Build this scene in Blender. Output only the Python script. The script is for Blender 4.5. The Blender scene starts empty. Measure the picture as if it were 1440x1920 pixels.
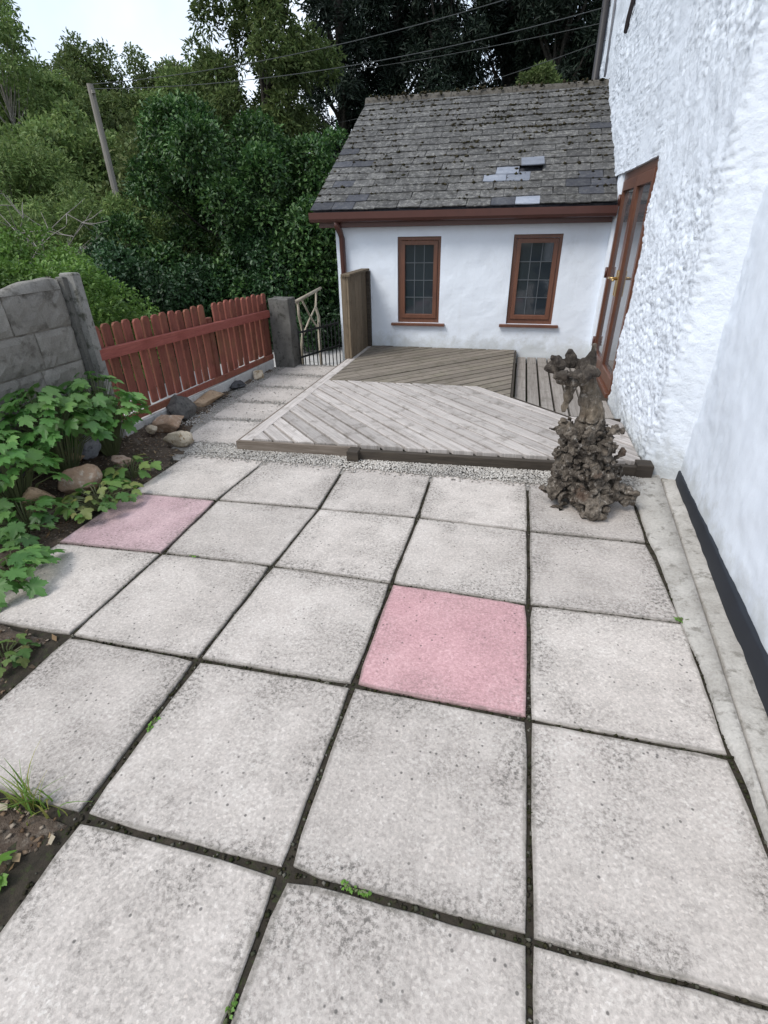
import bpy, bmesh, math, random
import numpy as np
from mathutils import Vector, Matrix, Euler
random.seed(7)
R = math.radians
SC = bpy.context.scene
COL = SC.collection

# ------------------------------------------------------------------ camera
cam_d = bpy.data.cameras.new('camera')
cam = bpy.data.objects.new('camera', cam_d); COL.objects.link(cam)
Mr = ((0.97083, -0.10337, -0.21633), (0.23911, 0.48396, 0.84179), (-0.01768, 0.86897, -0.49456))
rot = Matrix([[Mr[i][0], Mr[i][1], -Mr[i][2]] for i in range(3)])
cam.matrix_world = Matrix.Translation((-0.1724, -0.5617, 1.4052)) @ rot.to_4x4()
cam_d.sensor_fit = 'AUTO'; cam_d.sensor_width = 36.0; cam_d.lens = 936.8 / 1920 * 36
cam_d.clip_start = 0.05; cam_d.clip_end = 2000
SC.camera = cam

# ------------------------------------------------------------------ sky and sun (bright overcast)
SUN_EL, SUN_AZ = R(50), R(222)          # compass style azimuth: 0 = +y, 90 = +x
w = bpy.data.worlds.new('World'); SC.world = w; w.use_nodes = True
nt = w.node_tree; nt.nodes.clear()
sky = nt.nodes.new('ShaderNodeTexSky'); sky.sky_type = 'NISHITA'; sky.sun_disc = False
sky.sun_elevation = SUN_EL; sky.sun_rotation = SUN_AZ
bg1 = nt.nodes.new('ShaderNodeBackground'); bg1.inputs[1].default_value = 0.11
nt.links.new(sky.outputs[0], bg1.inputs[0])
tc = nt.nodes.new('ShaderNodeTexCoord')
nz = nt.nodes.new('ShaderNodeTexNoise'); nz.inputs['Scale'].default_value = 2.6; nz.inputs['Detail'].default_value = 5
nt.links.new(tc.outputs['Generated'], nz.inputs['Vector'])
rp = nt.nodes.new('ShaderNodeValToRGB'); nt.links.new(nz.outputs['Fac'], rp.inputs[0])
rp.color_ramp.elements[0].position = 0.38; rp.color_ramp.elements[0].color = (0.55, 0.55, 0.55, 1)
rp.color_ramp.elements[1].position = 0.62; rp.color_ramp.elements[1].color = (1, 1, 1, 1)
bg2 = nt.nodes.new('ShaderNodeBackground'); bg2.inputs[0].default_value = (0.81, 0.89, 1.0, 1); bg2.inputs[1].default_value = 0.80
mx = nt.nodes.new('ShaderNodeMixShader')
nt.links.new(rp.outputs[0], mx.inputs[0]); nt.links.new(bg1.outputs[0], mx.inputs[1]); nt.links.new(bg2.outputs[0], mx.inputs[2])
wo = nt.nodes.new('ShaderNodeOutputWorld'); nt.links.new(mx.outputs[0], wo.inputs[0])

sd = bpy.data.lights.new('sun', 'SUN'); sd.energy = 1.45; sd.angle = R(24); sd.color = (1.0, 0.96, 0.9)
so = bpy.data.objects.new('sun', sd); COL.objects.link(so)
sdir = Vector((math.sin(SUN_AZ) * math.cos(SUN_EL), math.cos(SUN_AZ) * math.cos(SUN_EL), math.sin(SUN_EL)))
so.rotation_euler = sdir.to_track_quat('Z', 'Y').to_euler(); so.location = (0, 0, 30)

SC.view_settings.view_transform = 'Standard'; SC.view_settings.look = 'None'
SC.view_settings.exposure = 0.78; SC.view_settings.gamma = 1.0; SC.view_settings.use_curve_mapping = False
SC.render.engine = 'CYCLES'
try:
    SC.cycles.use_denoising = True; SC.cycles.denoiser = 'OPENIMAGEDENOISE'
except Exception:
    pass
SC.cycles.max_bounces = 6; SC.cycles.transparent_max_bounces = 4

# ------------------------------------------------------------------ numpy noise
def _h(ix, iy, iz, s):
    n = (ix * 374761393 + iy * 668265263 + iz * 2147483647 + s * 1274126177) & 0xFFFFFFFF
    n = ((n ^ (n >> 13)) * 1274126177) & 0xFFFFFFFF
    n = ((n ^ (n >> 15)) * 2246822519) & 0xFFFFFFFF
    return ((n ^ (n >> 16)) & 0xFFFFFF) / float(0xFFFFFF)
def vnoise(p, s=0):
    p = np.asarray(p, float); i = np.floor(p).astype(np.int64); f = p - i; f = f * f * f * (f * (f * 6 - 15) + 10)
    o = 0
    for dx in (0, 1):
        wx = f[:, 0] if dx else 1 - f[:, 0]
        for dy in (0, 1):
            wy = f[:, 1] if dy else 1 - f[:, 1]
            for dz in (0, 1):
                wz = f[:, 2] if dz else 1 - f[:, 2]
                o = o + wx * wy * wz * _h(i[:, 0] + dx, i[:, 1] + dy, i[:, 2] + dz, s)
    return o * 2 - 1
def fbm(p, octv=4, s=0, gain=0.5):
    o = 0; a = 1; p = np.asarray(p, float)
    for k in range(octv):
        o = o + a * vnoise(p, s + k); p = p * 2.03 + 3.7; a *= gain
    return o
def ridged(p, octv=3, s=0):
    o = 0; a = 1; p = np.asarray(p, float)
    for k in range(octv):
        o = o + a * (1 - 2 * np.abs(vnoise(p, s + k))); p = p * 2.1 + 1.3; a *= 0.5
    return o

# ------------------------------------------------------------------ object helpers
def woff(o):
    v = Vector((0, 0, 0))
    while o is not None:
        v += o.location; o = o.parent
    return v
def tag(o, label=None, cat=None, group=None, kind=None):
    if label: o['label'] = label
    if cat: o['category'] = cat
    if group: o['group'] = group
    if kind: o['kind'] = kind
    return o
def thing(name, label, cat, loc, group=None):
    o = bpy.data.objects.new(name, None); COL.objects.link(o); o.location = loc; o.empty_display_size = 0.1
    return tag(o, label, cat, group)
def link(name, me, m=None, parent=None, loc=None, rot=None, scale=None):
    o = bpy.data.objects.new(name, me); COL.objects.link(o)
    if m is not None and len(me.materials) == 0: me.materials.append(m)
    if parent is not None: o.parent = parent
    if loc is not None: o.location = Vector(loc) - woff(parent)
    if rot is not None: o.rotation_euler = rot
    if scale is not None: o.scale = scale
    return o
def mesh(name, V, F, smooth=False, uv=None):
    me = bpy.data.meshes.new(name); me.from_pydata([tuple(v) for v in V], [], [tuple(f) for f in F])
    if smooth: me.polygons.foreach_set('use_smooth', [True] * len(me.polygons))
    if uv is not None:
        l = me.uv_layers.new(name='UVMap')
        vi = np.empty(len(me.loops), np.int32); me.loops.foreach_get('vertex_index', vi)
        l.data.foreach_set('uv', np.asarray(uv, np.float32)[vi].ravel())
    me.update(); return me
def fast_mesh(name, V, F, smooth=False):
    """V (n,3) float, F (m,k) int with constant k"""
    me = bpy.data.meshes.new(name); V = np.asarray(V, np.float32); F = np.asarray(F, np.int32); k = F.shape[1]
    me.vertices.add(len(V)); me.vertices.foreach_set('co', V.ravel())
    me.loops.add(F.size); me.loops.foreach_set('vertex_index', F.ravel())
    me.polygons.add(len(F)); me.polygons.foreach_set('loop_start', np.arange(0, F.size, k, dtype=np.int32))
    me.polygons.foreach_set('loop_total', np.full(len(F), k, np.int32))
    if smooth: me.polygons.foreach_set('use_smooth', np.ones(len(F), bool))
    me.update(calc_edges=True); return me
def mk(name, V, F, m, parent=None, smooth=False, uv=None):
    off = np.array(woff(parent)); V = np.asarray(V, float) - off
    return link(name, mesh(name, V, F, smooth, uv), m, parent)
def mkf(name, V, F, m, parent=None, smooth=False):
    off = np.array(woff(parent)); return link(name, fast_mesh(name, np.asarray(V, float) - off, F, smooth), m, parent)

def area2(P):
    return sum(P[i][0] * P[(i + 1) % len(P)][1] - P[(i + 1) % len(P)][0] * P[i][1] for i in range(len(P)))
def inset(P, c):
    """inset of a convex ccw polygon"""
    n = len(P); out = []
    for i in range(n):
        a, b, d = Vector(P[i - 1]), Vector(P[i]), Vector(P[(i + 1) % n])
        e1 = (b - a).normalized(); e2 = (d - b).normalized()
        n1 = Vector((-e1.y, e1.x)); n2 = Vector((-e2.y, e2.x))
        k = 1 + n1.dot(n2)
        out.append(tuple(b + (n1 + n2) * (c / max(k, 0.35))))
    return out
def prism(P, z0, z1, c=0.0):
    if area2(P) < 0: P = P[::-1]
    n = len(P); V = [(x, y, z0) for x, y in P]
    if c > 0:
        Q = inset(P, c)
        V += [(x, y, z1 - c) for x, y in P] + [(x, y, z1) for x, y in Q]; L = 3
    else:
        V += [(x, y, z1) for x, y in P]; L = 2
    F = [tuple(range(n - 1, -1, -1)), tuple(range((L - 1) * n, L * n))]
    for l in range(L - 1):
        for i in range(n):
            j = (i + 1) % n
            F.append((l * n + i, l * n + j, (l + 1) * n + j, (l + 1) * n + i))
    return V, F
def box(x0, x1, y0, y1, z0, z1, c=0.0):
    return prism([(x0, y0), (x1, y0), (x1, y1), (x0, y1)], z0, z1, c)
def merge(parts):
    V = []; F = []
    for v, f in parts:
        b = len(V); V += list(v); F += [tuple(i + b for i in q) for q in f]
    return V, F
def beam(a, b, wd, ht, up=(0, 0, 1), c=0.0):
    """box along a->b, wd sideways, ht along up"""
    a, b = Vector(a), Vector(b); d = (b - a); L = d.length; d.normalize()
    u = Vector(up); s = d.cross(u).normalized(); u = s.cross(d).normalized()
    V, F = box(-wd / 2, wd / 2, 0, L, -ht / 2, ht / 2, c)
    return [tuple(a + s * x + d * y + u * z) for x, y, z in V], F
def tube(path, rad, n=8, cap=True):
    path = [Vector(p) for p in path]; V = []; F = []
    if not hasattr(rad, '__len__'): rad = [rad] * len(path)
    for i, p in enumerate(path):
        d = (path[min(i + 1, len(path) - 1)] - path[max(i - 1, 0)]).normalized()
        s = d.cross(Vector((0.13, 0.21, 1)) if abs(d.z) < 0.9 else Vector((1, 0.1, 0))).normalized(); t = s.cross(d)
        for k in range(n):
            a = 2 * math.pi * k / n
            V.append(tuple(p + (s * math.cos(a) + t * math.sin(a)) * rad[i]))
    for i in range(len(path) - 1):
        for k in range(n):
            F.append((i * n + k, i * n + (k + 1) % n, (i + 1) * n + (k + 1) % n, (i + 1) * n + k))
    if cap:
        F.append(tuple(range(n - 1, -1, -1))); F.append(tuple(range((len(path) - 1) * n, len(path) * n)))
    return V, F
def clip(P, nx, ny, d):
    """keep the side nx*x+ny*y <= d"""
    out = []
    for i in range(len(P)):
        a, b = P[i], P[(i + 1) % len(P)]
        fa = nx * a[0] + ny * a[1] - d; fb = nx * b[0] + ny * b[1] - d
        if fa <= 0: out.append(a)
        if (fa < 0 < fb) or (fb < 0 < fa):
            t = fa / (fa - fb); out.append((a[0] + t * (b[0] - a[0]), a[1] + t * (b[1] - a[1])))
    return out

# ------------------------------------------------------------------ material helpers
class NB:
    def __init__(s, name):
        s.m = bpy.data.materials.new(name); s.m.use_nodes = True; s.t = s.m.node_tree; s.t.nodes.clear()
        s.out = s.n('ShaderNodeOutputMaterial')
    def n(s, typ, ins=None, **pr):
        nd = s.t.nodes.new(typ)
        for k, v in pr.items(): setattr(nd, k, v)
        for k, v in (ins or {}).items():
            if isinstance(v, bpy.types.NodeSocket): s.t.links.new(v, nd.inputs[k])
            else: nd.inputs[k].default_value = v
        return nd
    def pos(s): return s.n('ShaderNodeNewGeometry').outputs['Position']
    def uv(s): return s.n('ShaderNodeTexCoord').outputs['UV']
    def rnd(s): return s.n('ShaderNodeObjectInfo').outputs['Random']
    def island(s): return s.n('ShaderNodeNewGeometry').outputs['Random Per Island']
    def mapv(s, v, scale=(1, 1, 1), loc=(0, 0, 0)):
        return s.n('ShaderNodeMapping', {'Vector': v, 'Scale': scale, 'Location': loc}).outputs[0]
    def shift(s, v, k=37.0):
        r = s.m1('MULTIPLY', s.rnd(), k)
        return s.n('ShaderNodeVectorMath', {0: v, 1: s.n('ShaderNodeCombineXYZ', {0: r, 1: r, 2: r}).outputs[0]}, operation='ADD').outputs[0]
    def noise(s, v, sc, det=3, rough=0.55, dist=0.0):
        return s.n('ShaderNodeTexNoise', {'Vector': v, 'Scale': sc, 'Detail': det, 'Roughness': rough, 'Distortion': dist}).outputs['Fac']
    def vor(s, v, sc, out='Distance', feat='F1'):
        return s.n('ShaderNodeTexVoronoi', {'Vector': v, 'Scale': sc}, feature=feat).outputs[out]
    def m1(s, op, a, b=0.0, cl=False):
        return s.n('ShaderNodeMath', {0: a, 1: b}, operation=op, use_clamp=cl).outputs[0]
    def ramp(s, f, stops, interp='LINEAR'):
        nd = s.n('ShaderNodeValToRGB', {0: f}); cr = nd.color_ramp; cr.interpolation = interp
        while len(cr.elements) < len(stops): cr.elements.new(0.5)
        for e, (p, c) in zip(cr.elements, stops):
            e.position = p; e.color = (c, c, c, 1) if not hasattr(c, '__len__') else (*c, 1)
        return nd.outputs[0]
    def step(s, f, lo, hi): return s.n('ShaderNodeMapRange', {0: f, 1: lo, 2: hi, 3: 0.0, 4: 1.0}, clamp=True).outputs[0]
    def mix(s, f, a, b, blend='MIX'):
        nd = s.n('ShaderNodeMix', data_type='RGBA', blend_type=blend)
        for k, v in ((0, f), (6, a), (7, b)):
            if isinstance(v, bpy.types.NodeSocket): s.t.links.new(v, nd.inputs[k])
            else: nd.inputs[k].default_value = v if not hasattr(v, '__len__') else (*v[:3], 1)
        return nd.outputs[2]
    def val(s, col, f):   # multiply brightness by socket f
        return s.n('ShaderNodeHueSaturation', {'Value': f, 'Color': col}).outputs[0]
    def bump(s, h, st=0.3, dist=0.01):
        return s.n('ShaderNodeBump', {'Height': h, 'Strength': st, 'Distance': dist}).outputs[0]
    def done(s, col, rough=0.85, nor=None, spec=0.3, metal=0.0, **kw):
        b = s.n('ShaderNodeBsdfPrincipled')
        ins = {'Base Color': col if isinstance(col, bpy.types.NodeSocket) else (*col[:3], 1), 'Roughness': rough, 'Specular IOR Level': spec, 'Metallic': metal}
        if nor is not None: ins['Normal'] = nor
        for k, v in ins.items():
            if isinstance(v, bpy.types.NodeSocket): s.t.links.new(v, b.inputs[k])
            else: b.inputs[k].default_value = v
        s.t.links.new(b.outputs[0], s.out.inputs[0]); s.b = b
        return s.m

def mottled(name, c1, c2, c3=None, sc=6.0, rough=0.9, bst=0.35, bd=0.01, fine=60, spec=0.2, rv=0.12):
    b = NB(name); p = b.shift(b.pos())
    a = b.noise(p, sc, 6, 0.62); c = b.mix(b.step(a, 0.35, 0.66), c1, c2)
    f = b.noise(p, fine, 4, 0.7)
    if c3 is not None: c = b.mix(b.step(b.noise(p, sc * 2.7, 5, 0.65), 0.54, 0.66), c, c3)
    c = b.mix(0.5, c, b.ramp(f, [(0.25, 0.35), (0.75, 0.75)]), 'OVERLAY')
    c = b.val(c, b.m1('ADD', b.m1('MULTIPLY', b.rnd(), 2 * rv), 1 - rv))
    h = b.m1('ADD', a, b.m1('MULTIPLY', f, 0.5))
    return b.done(c, rough, b.bump(h, bst, bd), spec)

def slab_mat(name, base, lite, tintvar=0.085, dirt=1.0):
    b = NB(name); p = b.pos(); ps = b.shift(p, 11.0); uv = b.uv()
    big = b.noise(ps, 2.6, 4, 0.6); mid = b.noise(ps, 11, 5, 0.62)
    c = b.mix(b.step(big, 0.35, 0.68), base, lite)
    agg = b.vor(p, 165, 'Color')
    agv = b.n('ShaderNodeSeparateColor', {0: agg}).outputs[0]
    c = b.mix(0.36, c, b.ramp(agv, [(0.0, 0.30), (0.35, 0.48), (0.8, 0.55), (1.0, 0.78)]), 'OVERLAY')
    g2 = b.noise(p, 80, 3, 0.7)
    c = b.mix(0.40, c, b.ramp(g2, [(0.28, 0.3), (0.72, 0.7)]), 'OVERLAY')
    c = b.mix(0.30, c, b.ramp(mid, [(0.3, 0.38), (0.7, 0.6)]), 'OVERLAY')
    # distance to the slab's edge from its own UV
    xy = b.n('ShaderNodeSeparateXYZ', {0: uv})
    ex = b.m1('MINIMUM', xy.outputs[0], b.m1('SUBTRACT', 1.0, xy.outputs[0]))
    ey = b.m1('MINIMUM', xy.outputs[1], b.m1('SUBTRACT', 1.0, xy.outputs[1]))
    ed = b.m1('MINIMUM', ex, ey)
    edge = b.step(b.m1('ADD', ed, b.m1('MULTIPLY', b.m1('SUBTRACT', b.noise(ps, 6, 4), 0.5), 0.22)), 0.22, 0.0)
    patch = b.step(b.noise(b.shift(p, 5.0), 3.0, 5, 0.66), 0.47, 0.62)
    soot = b.m1('ADD', b.m1('MULTIPLY', edge, b.step(b.noise(ps, 3.2, 4), 0.40, 0.56)), b.m1('MULTIPLY', patch, 0.62), True)
    # sooty algae: grainy dark film, strongest in the soot patches
    grain = b.step(b.noise(p, 75, 4, 0.8), 0.46, 0.62)
    film = b.m1('MULTIPLY', soot, b.m1('ADD', b.m1('MULTIPLY', grain, 0.70), 0.10))
    c = b.mix(b.m1('MULTIPLY', film, 0.95 * dirt), c, (0.075, 0.07, 0.062))
    # scattered single lichen dots
    vd = b.vor(ps, 34); spot = b.m1('MULTIPLY', b.step(vd, 0.17, 0.10), b.step(b.noise(ps, 7, 2), 0.46, 0.56))
    c = b.mix(b.m1('MULTIPLY', spot, 0.75), c, (0.07, 0.068, 0.065))
    rim = b.step(ed, 0.016, 0.004)
    c = b.mix(b.m1('MULTIPLY', rim, b.m1('MULTIPLY', b.noise(ps, 24, 3), 0.9)), c, (0.13, 0.12, 0.10))
    c = b.val(c, b.m1('ADD', b.m1('MULTIPLY', b.rnd(), 2 * tintvar), 1 - tintvar))
    h = b.m1('ADD', b.m1('MULTIPLY', agv, 0.6), g2)
    return b.done(c, 0.92, b.bump(h, 0.45, 0.004), 0.15)

def wood_mat(name, c1, c2, c3, coord='uv', along=0, k=(1.6, 38), rough=0.8, rv=0.2, stain=None, spec=0.2, bst=0.35):
    """grain stretched along an axis of UV (along=0) or object space"""
    b = NB(name); v = b.uv() if coord == 'uv' else b.n('ShaderNodeTexCoord').outputs['Object']
    v = b.shift(v, 13.0); s = [k[1]] * 3; s[along] = k[0]
    g = b.noise(b.mapv(v, tuple(s)), 1.0, 5, 0.65, 0.6)
    c = b.mix(b.step(g, 0.35, 0.68), c1, c2)
    bl = b.noise(v, 3.3, 4, 0.6); c = b.mix(b.step(bl, 0.48, 0.72), c, c3)
    fine = b.noise(b.mapv(v, tuple(x * 4 for x in s)), 1.0, 3, 0.7)
    c = b.mix(0.55, c, b.ramp(fine, [(0.25, 0.3), (0.75, 0.68)]), 'OVERLAY')
    if stain is not None: c = b.mix(b.m1('MULTIPLY', b.step(b.noise(v, 9, 5, 0.7), 0.52, 0.68), 0.7), c, stain)
    c = b.val(c, b.m1('ADD', b.m1('MULTIPLY', b.rnd(), 2 * rv), 1 - rv))
    return b.done(c, rough, b.bump(b.m1('ADD', g, fine), bst, 0.004), spec)

def leaf_mat(name, cols, rough=0.5, trans=0.3, spec=0.35, vein=False):
    b = NB(name); r = b.island()
    r2 = b.m1('FRACT', b.m1('ADD', b.m1('MULTIPLY', b.rnd(), 0.73), r))
    n = len(cols); c = b.ramp(r2, [(i / max(n - 1, 1), cols[i]) for i in range(n)])
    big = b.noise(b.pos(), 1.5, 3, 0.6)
    c = b.val(c, b.m1('ADD', b.m1('MULTIPLY', b.step(big, 0.3, 0.7), 0.9), 0.62))  # broad noise paints lit clumps and shaded pockets of foliage into the colour
    if vein:
        c = b.mix(b.m1('MULTIPLY', b.step(b.noise(b.pos(), 45, 2), 0.5, 0.7), 0.35), c, tuple(x * 1.5 for x in cols[-1]))
    b.done(c, rough, None, spec)
    tr = b.n('ShaderNodeBsdfTranslucent', {'Color': b.val(c, 1.35)})
    ms = b.n('ShaderNodeMixShader', {0: trans, 1: b.b.outputs[0], 2: tr.outputs[0]})
    b.t.links.new(ms.outputs[0], b.out.inputs[0]); return b.m

def plain(name, c, rough=0.5, spec=0.4, metal=0.0, var=0.15):
    b = NB(name); f = b.noise(b.shift(b.pos()), 9, 5, 0.65)
    col = b.val(b.n('ShaderNodeRGB').outputs[0], b.m1('ADD', b.m1('MULTIPLY', f, 2 * var), 1 - var))
    for nd in b.t.nodes:
        if nd.type == 'RGB': nd.outputs[0].default_value = (*c, 1)
    return b.done(col, rough, None, spec, metal)

def paint_mat(name, c, grime=(0.42, 0.42, 0.40), amount=0.5, bst=0.25, sc=45, bd=0.004):
    b = NB(name); p = b.pos()
    f = b.noise(p, 1.7, 5, 0.6); g = b.noise(p, 14, 5, 0.7); fine = b.noise(p, sc, 5, 0.7)
    d = b.m1('MULTIPLY', b.m1('MULTIPLY', b.step(f, 0.5, 0.72), b.step(g, 0.45, 0.7)), amount)
    col = b.mix(d, c, grime)
    # rain splash dirt low on the wall, ragged by noise
    zz_ = b.n('ShaderNodeSeparateXYZ', {0: p}).outputs[2]
    sp = b.step(b.m1('ADD', zz_, b.m1('MULTIPLY', b.noise(p, 7, 5, 0.7), -0.5)), 0.0, -0.16)
    col = b.mix(b.m1('MULTIPLY', sp, 0.45), col, (0.36, 0.36, 0.31))
    run = b.step(b.noise(b.mapv(p, (16, 16, 0.9)), 1.0, 4, 0.6), 0.60, 0.74)
    col = b.mix(b.m1('MULTIPLY', run, 0.16), col, grime)
    col = b.val(col, b.m1('ADD', b.m1('MULTIPLY', b.noise(p, 4.5, 3), 0.12), 0.94))
    return b.done(col, 0.75, b.bump(fine, bst, bd), 0.25)

M = {}
M['slab'] = slab_mat('slab_concrete', (0.472, 0.43, 0.397), (0.543, 0.498, 0.462))
M['slab_pink'] = slab_mat('slab_pink', (0.52, 0.31, 0.325), (0.58, 0.365, 0.375), dirt=0.55)
M['slab_mauve'] = slab_mat('slab_mauve', (0.47, 0.33, 0.345), (0.54, 0.40, 0.41), dirt=1.0)
M['joint'] = mottled('joint_soil', (0.022, 0.019, 0.015), (0.042, 0.035, 0.026), (0.034, 0.04, 0.018), 22, bst=0.8, bd=0.01)
M['soil'] = mottled('bed_soil', (0.075, 0.055, 0.042), (0.12, 0.092, 0.07), (0.16, 0.135, 0.11), 9, bst=1.0, bd=0.02)
M['ground'] = mottled('ground_earth', (0.05, 0.055, 0.03), (0.075, 0.07, 0.042), (0.04, 0.06, 0.02), 1.2, bst=0.6, bd=0.03)
M['lane'] = mottled('lane_surface', (0.42, 0.41, 0.40), (0.5, 0.49, 0.48), (0.32, 0.31, 0.3), 3.0, bst=0.5, bd=0.01)
M['gravel_bed'] = mottled('gravel_bed', (0.28, 0.262, 0.24), (0.37, 0.35, 0.325), (0.2, 0.19, 0.175), 26, bst=0.8, bd=0.01)
M['kerb'] = mottled('haunch_concrete', (0.31, 0.292, 0.265), (0.43, 0.41, 0.38), (0.21, 0.197, 0.175), 7.5, bst=0.6, bd=0.012, fine=90)
M['block'] = mottled('block_concrete', (0.185, 0.174, 0.156), (0.265, 0.252, 0.23), (0.125, 0.116, 0.102), 4.0, bst=0.9, bd=0.014, fine=110)
M['mortar'] = mottled('mortar', (0.12, 0.11, 0.095), (0.2, 0.185, 0.16), None, 12, bst=0.7)
M['pale_mortar'] = mottled('pale_mortar', (0.45, 0.41, 0.34), (0.56, 0.52, 0.45), (0.25, 0.22, 0.17), 9, bst=0.7)
M['post'] = mottled('post_concrete', (0.16, 0.155, 0.145), (0.25, 0.245, 0.23), (0.075, 0.075, 0.06), 5, bst=0.5, fine=90)
M['post_dark'] = mottled('dark_concrete', (0.085, 0.082, 0.076), (0.14, 0.136, 0.126), (0.05, 0.05, 0.043), 6, bst=0.5, fine=90)
M['paint'] = paint_mat('white_wall_paint', (0.755, 0.805, 0.88), (0.55, 0.56, 0.56), 0.35)
M['rough_paint'] = paint_mat('rough_wall_paint', (0.755, 0.805, 0.88), (0.40, 0.41, 0.42), 0.50, 0.7, 85, 0.008)
M['plinth'] = plain('black_masonry_paint', (0.016, 0.019, 0.026), 0.55, 0.4, var=0.35)
M['brown'] = wood_mat('brown_woodgrain_frame', (0.125, 0.049, 0.028), (0.16, 0.066, 0.037), (0.10, 0.039, 0.024), 'obj', 2, (2, 60), 0.38, 0.06, None, 0.5, 0.1)
M['gutter'] = plain('brown_gutter_plastic', (0.085, 0.033, 0.026), 0.4, 0.5, var=0.25)
M['lead'] = plain('lead_strip', (0.085, 0.097, 0.11), 0.5, 0.4)
M['brass'] = plain('brass', (0.55, 0.38, 0.16), 0.35, 0.5, 0.8)
M['glass'] = NB('dark_window_glass').done((0.022, 0.030, 0.038), 0.05, None, 0.7)
M['door_glass'] = NB('door_glass').done((0.10, 0.10, 0.105), 0.06, None, 1.0)
M['deck_lite'] = wood_mat('weathered_deck_board', (0.335, 0.303, 0.283), (0.51, 0.475, 0.45), (0.43, 0.398, 0.375), 'uv', 0, (1.4, 42), 0.85, 0.20, (0.17, 0.15, 0.13))
M['deck_mid'] = wood_mat('olive_deck_board', (0.165, 0.14, 0.115), (0.245, 0.215, 0.18), (0.195, 0.175, 0.135), 'uv', 0, (1.4, 42), 0.85, 0.14, (0.105, 0.095, 0.065))
M['deck_low'] = wood_mat('grey_deck_board', (0.23, 0.205, 0.185), (0.33, 0.305, 0.28), (0.27, 0.245, 0.22), 'uv', 0, (1.4, 42), 0.85, 0.13, (0.15, 0.135, 0.115))
M['fascia'] = wood_mat('damp_fascia', (0.04, 0.034, 0.028), (0.085, 0.07, 0.055), (0.06, 0.05, 0.042), 'obj', 0, (1.5, 40), 0.75, 0.1)
M['fascia_lite'] = wood_mat('worn_fascia', (0.13, 0.105, 0.085), (0.22, 0.185, 0.155), (0.16, 0.13, 0.105), 'obj', 0, (1.5, 40), 0.85, 0.1)
M['fence'] = wood_mat('red_stained_timber', (0.185, 0.06, 0.045), (0.25, 0.09, 0.066), (0.21, 0.095, 0.056), 'obj', 2, (2.0, 45), 0.7, 0.2, (0.12, 0.045, 0.03))
M['fence_rail'] = wood_mat('red_stained_rail', (0.26, 0.075, 0.06), (0.32, 0.105, 0.085), (0.235, 0.066, 0.052), 'obj', 1, (2.0, 45), 0.7, 0.1)
M['screen'] = wood_mat('brown_screen_timber', (0.13, 0.098, 0.066), (0.21, 0.165, 0.115), (0.165, 0.13, 0.09), 'obj', 2, (1.6, 40), 0.85, 0.22, (0.08, 0.066, 0.045))
M['iron'] = plain('dark_iron', (0.03, 0.032, 0.034), 0.6, 0.4, 0.3, 0.4)
M['rustic'] = wood_mat('pale_rustic_pole', (0.36, 0.31, 0.24), (0.48, 0.43, 0.35), (0.26, 0.22, 0.16), 'obj', 1, (3, 40), 0.85, 0.2)
M['pole'] = wood_mat('utility_pole', (0.17, 0.155, 0.135), (0.27, 0.25, 0.225), (0.21, 0.195, 0.175), 'obj', 2, (0.6, 22), 0.85, 0.1)
M['wire'] = plain('wire', (0.07, 0.075, 0.075), 0.7, 0.2)
M['bark'] = mottled('bark', (0.022, 0.02, 0.017), (0.05, 0.045, 0.038), None, 9, bst=1.0, bd=0.03)
M['twig'] = mottled('grey_twigs', (0.17, 0.155, 0.14), (0.27, 0.25, 0.23), None, 9, bst=0.4)
M['litter'] = leaf_mat('leaf_litter', [(0.10, 0.065, 0.04), (0.19, 0.13, 0.085), (0.30, 0.25, 0.2), (0.07, 0.05, 0.035)], 0.9, 0.0, 0.1)
M['moss'] = leaf_mat('dry_moss', [(0.022, 0.02, 0.014), (0.045, 0.038, 0.024), (0.03, 0.03, 0.015)], 1.0, 0.0, 0.05)
M['crumb'] = leaf_mat('joint_crumbs', [(0.016, 0.014, 0.011), (0.03, 0.03, 0.014), (0.045, 0.04, 0.03), (0.022, 0.028, 0.011), (0.16, 0.15, 0.13)], 0.95, 0.0, 0.05)
M['pebble'] = leaf_mat('pebbles', [(0.30, 0.28, 0.255), (0.44, 0.42, 0.395), (0.21, 0.195, 0.175), (0.52, 0.5, 0.47), (0.35, 0.32, 0.285)], 0.85, 0.0, 0.2)

def slate_mat(name, c1, c2, lichen, amt):
    b = NB(name); p = b.pos(); ps = b.shift(p, 7.0)
    c = b.mix(b.step(b.noise(ps, 9, 5, 0.65), 0.35, 0.65), c1, c2)
    l = b.m1('MULTIPLY', b.step(b.noise(p, 22, 6, 0.78), 0.50, 0.60), amt)
    c = b.mix(l, c, lichen)
    d = b.step(b.noise(p, 13, 6, 0.8), 0.53, 0.61); c = b.mix(b.m1('MULTIPLY', d, amt * 0.8), c, (0.028, 0.026, 0.02))
    c = b.val(c, b.m1('ADD', b.m1('MULTIPLY', b.rnd(), 0.5), 0.75))
    return b.done(c, 0.8, b.bump(b.noise(p, 45, 4, 0.7), 0.5, 0.006), 0.25)
M['slate'] = slate_mat('lichened_slate', (0.057, 0.056, 0.056), (0.096, 0.094, 0.092), (0.195, 0.193, 0.182), 0.9)
M['slate_dark'] = slate_mat('dark_slate', (0.042, 0.044, 0.054), (0.062, 0.065, 0.076), (0.2, 0.195, 0.18), 0.22)
M['slate_blue'] = slate_mat('pale_new_slate', (0.20, 0.222, 0.27), (0.25, 0.272, 0.32), (0.36, 0.37, 0.4), 0.2)
M['ridge'] = mottled('ridge_tile', (0.07, 0.064, 0.055), (0.125, 0.115, 0.10), (0.035, 0.03, 0.024), 9, bst=0.7, fine=80)

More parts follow.
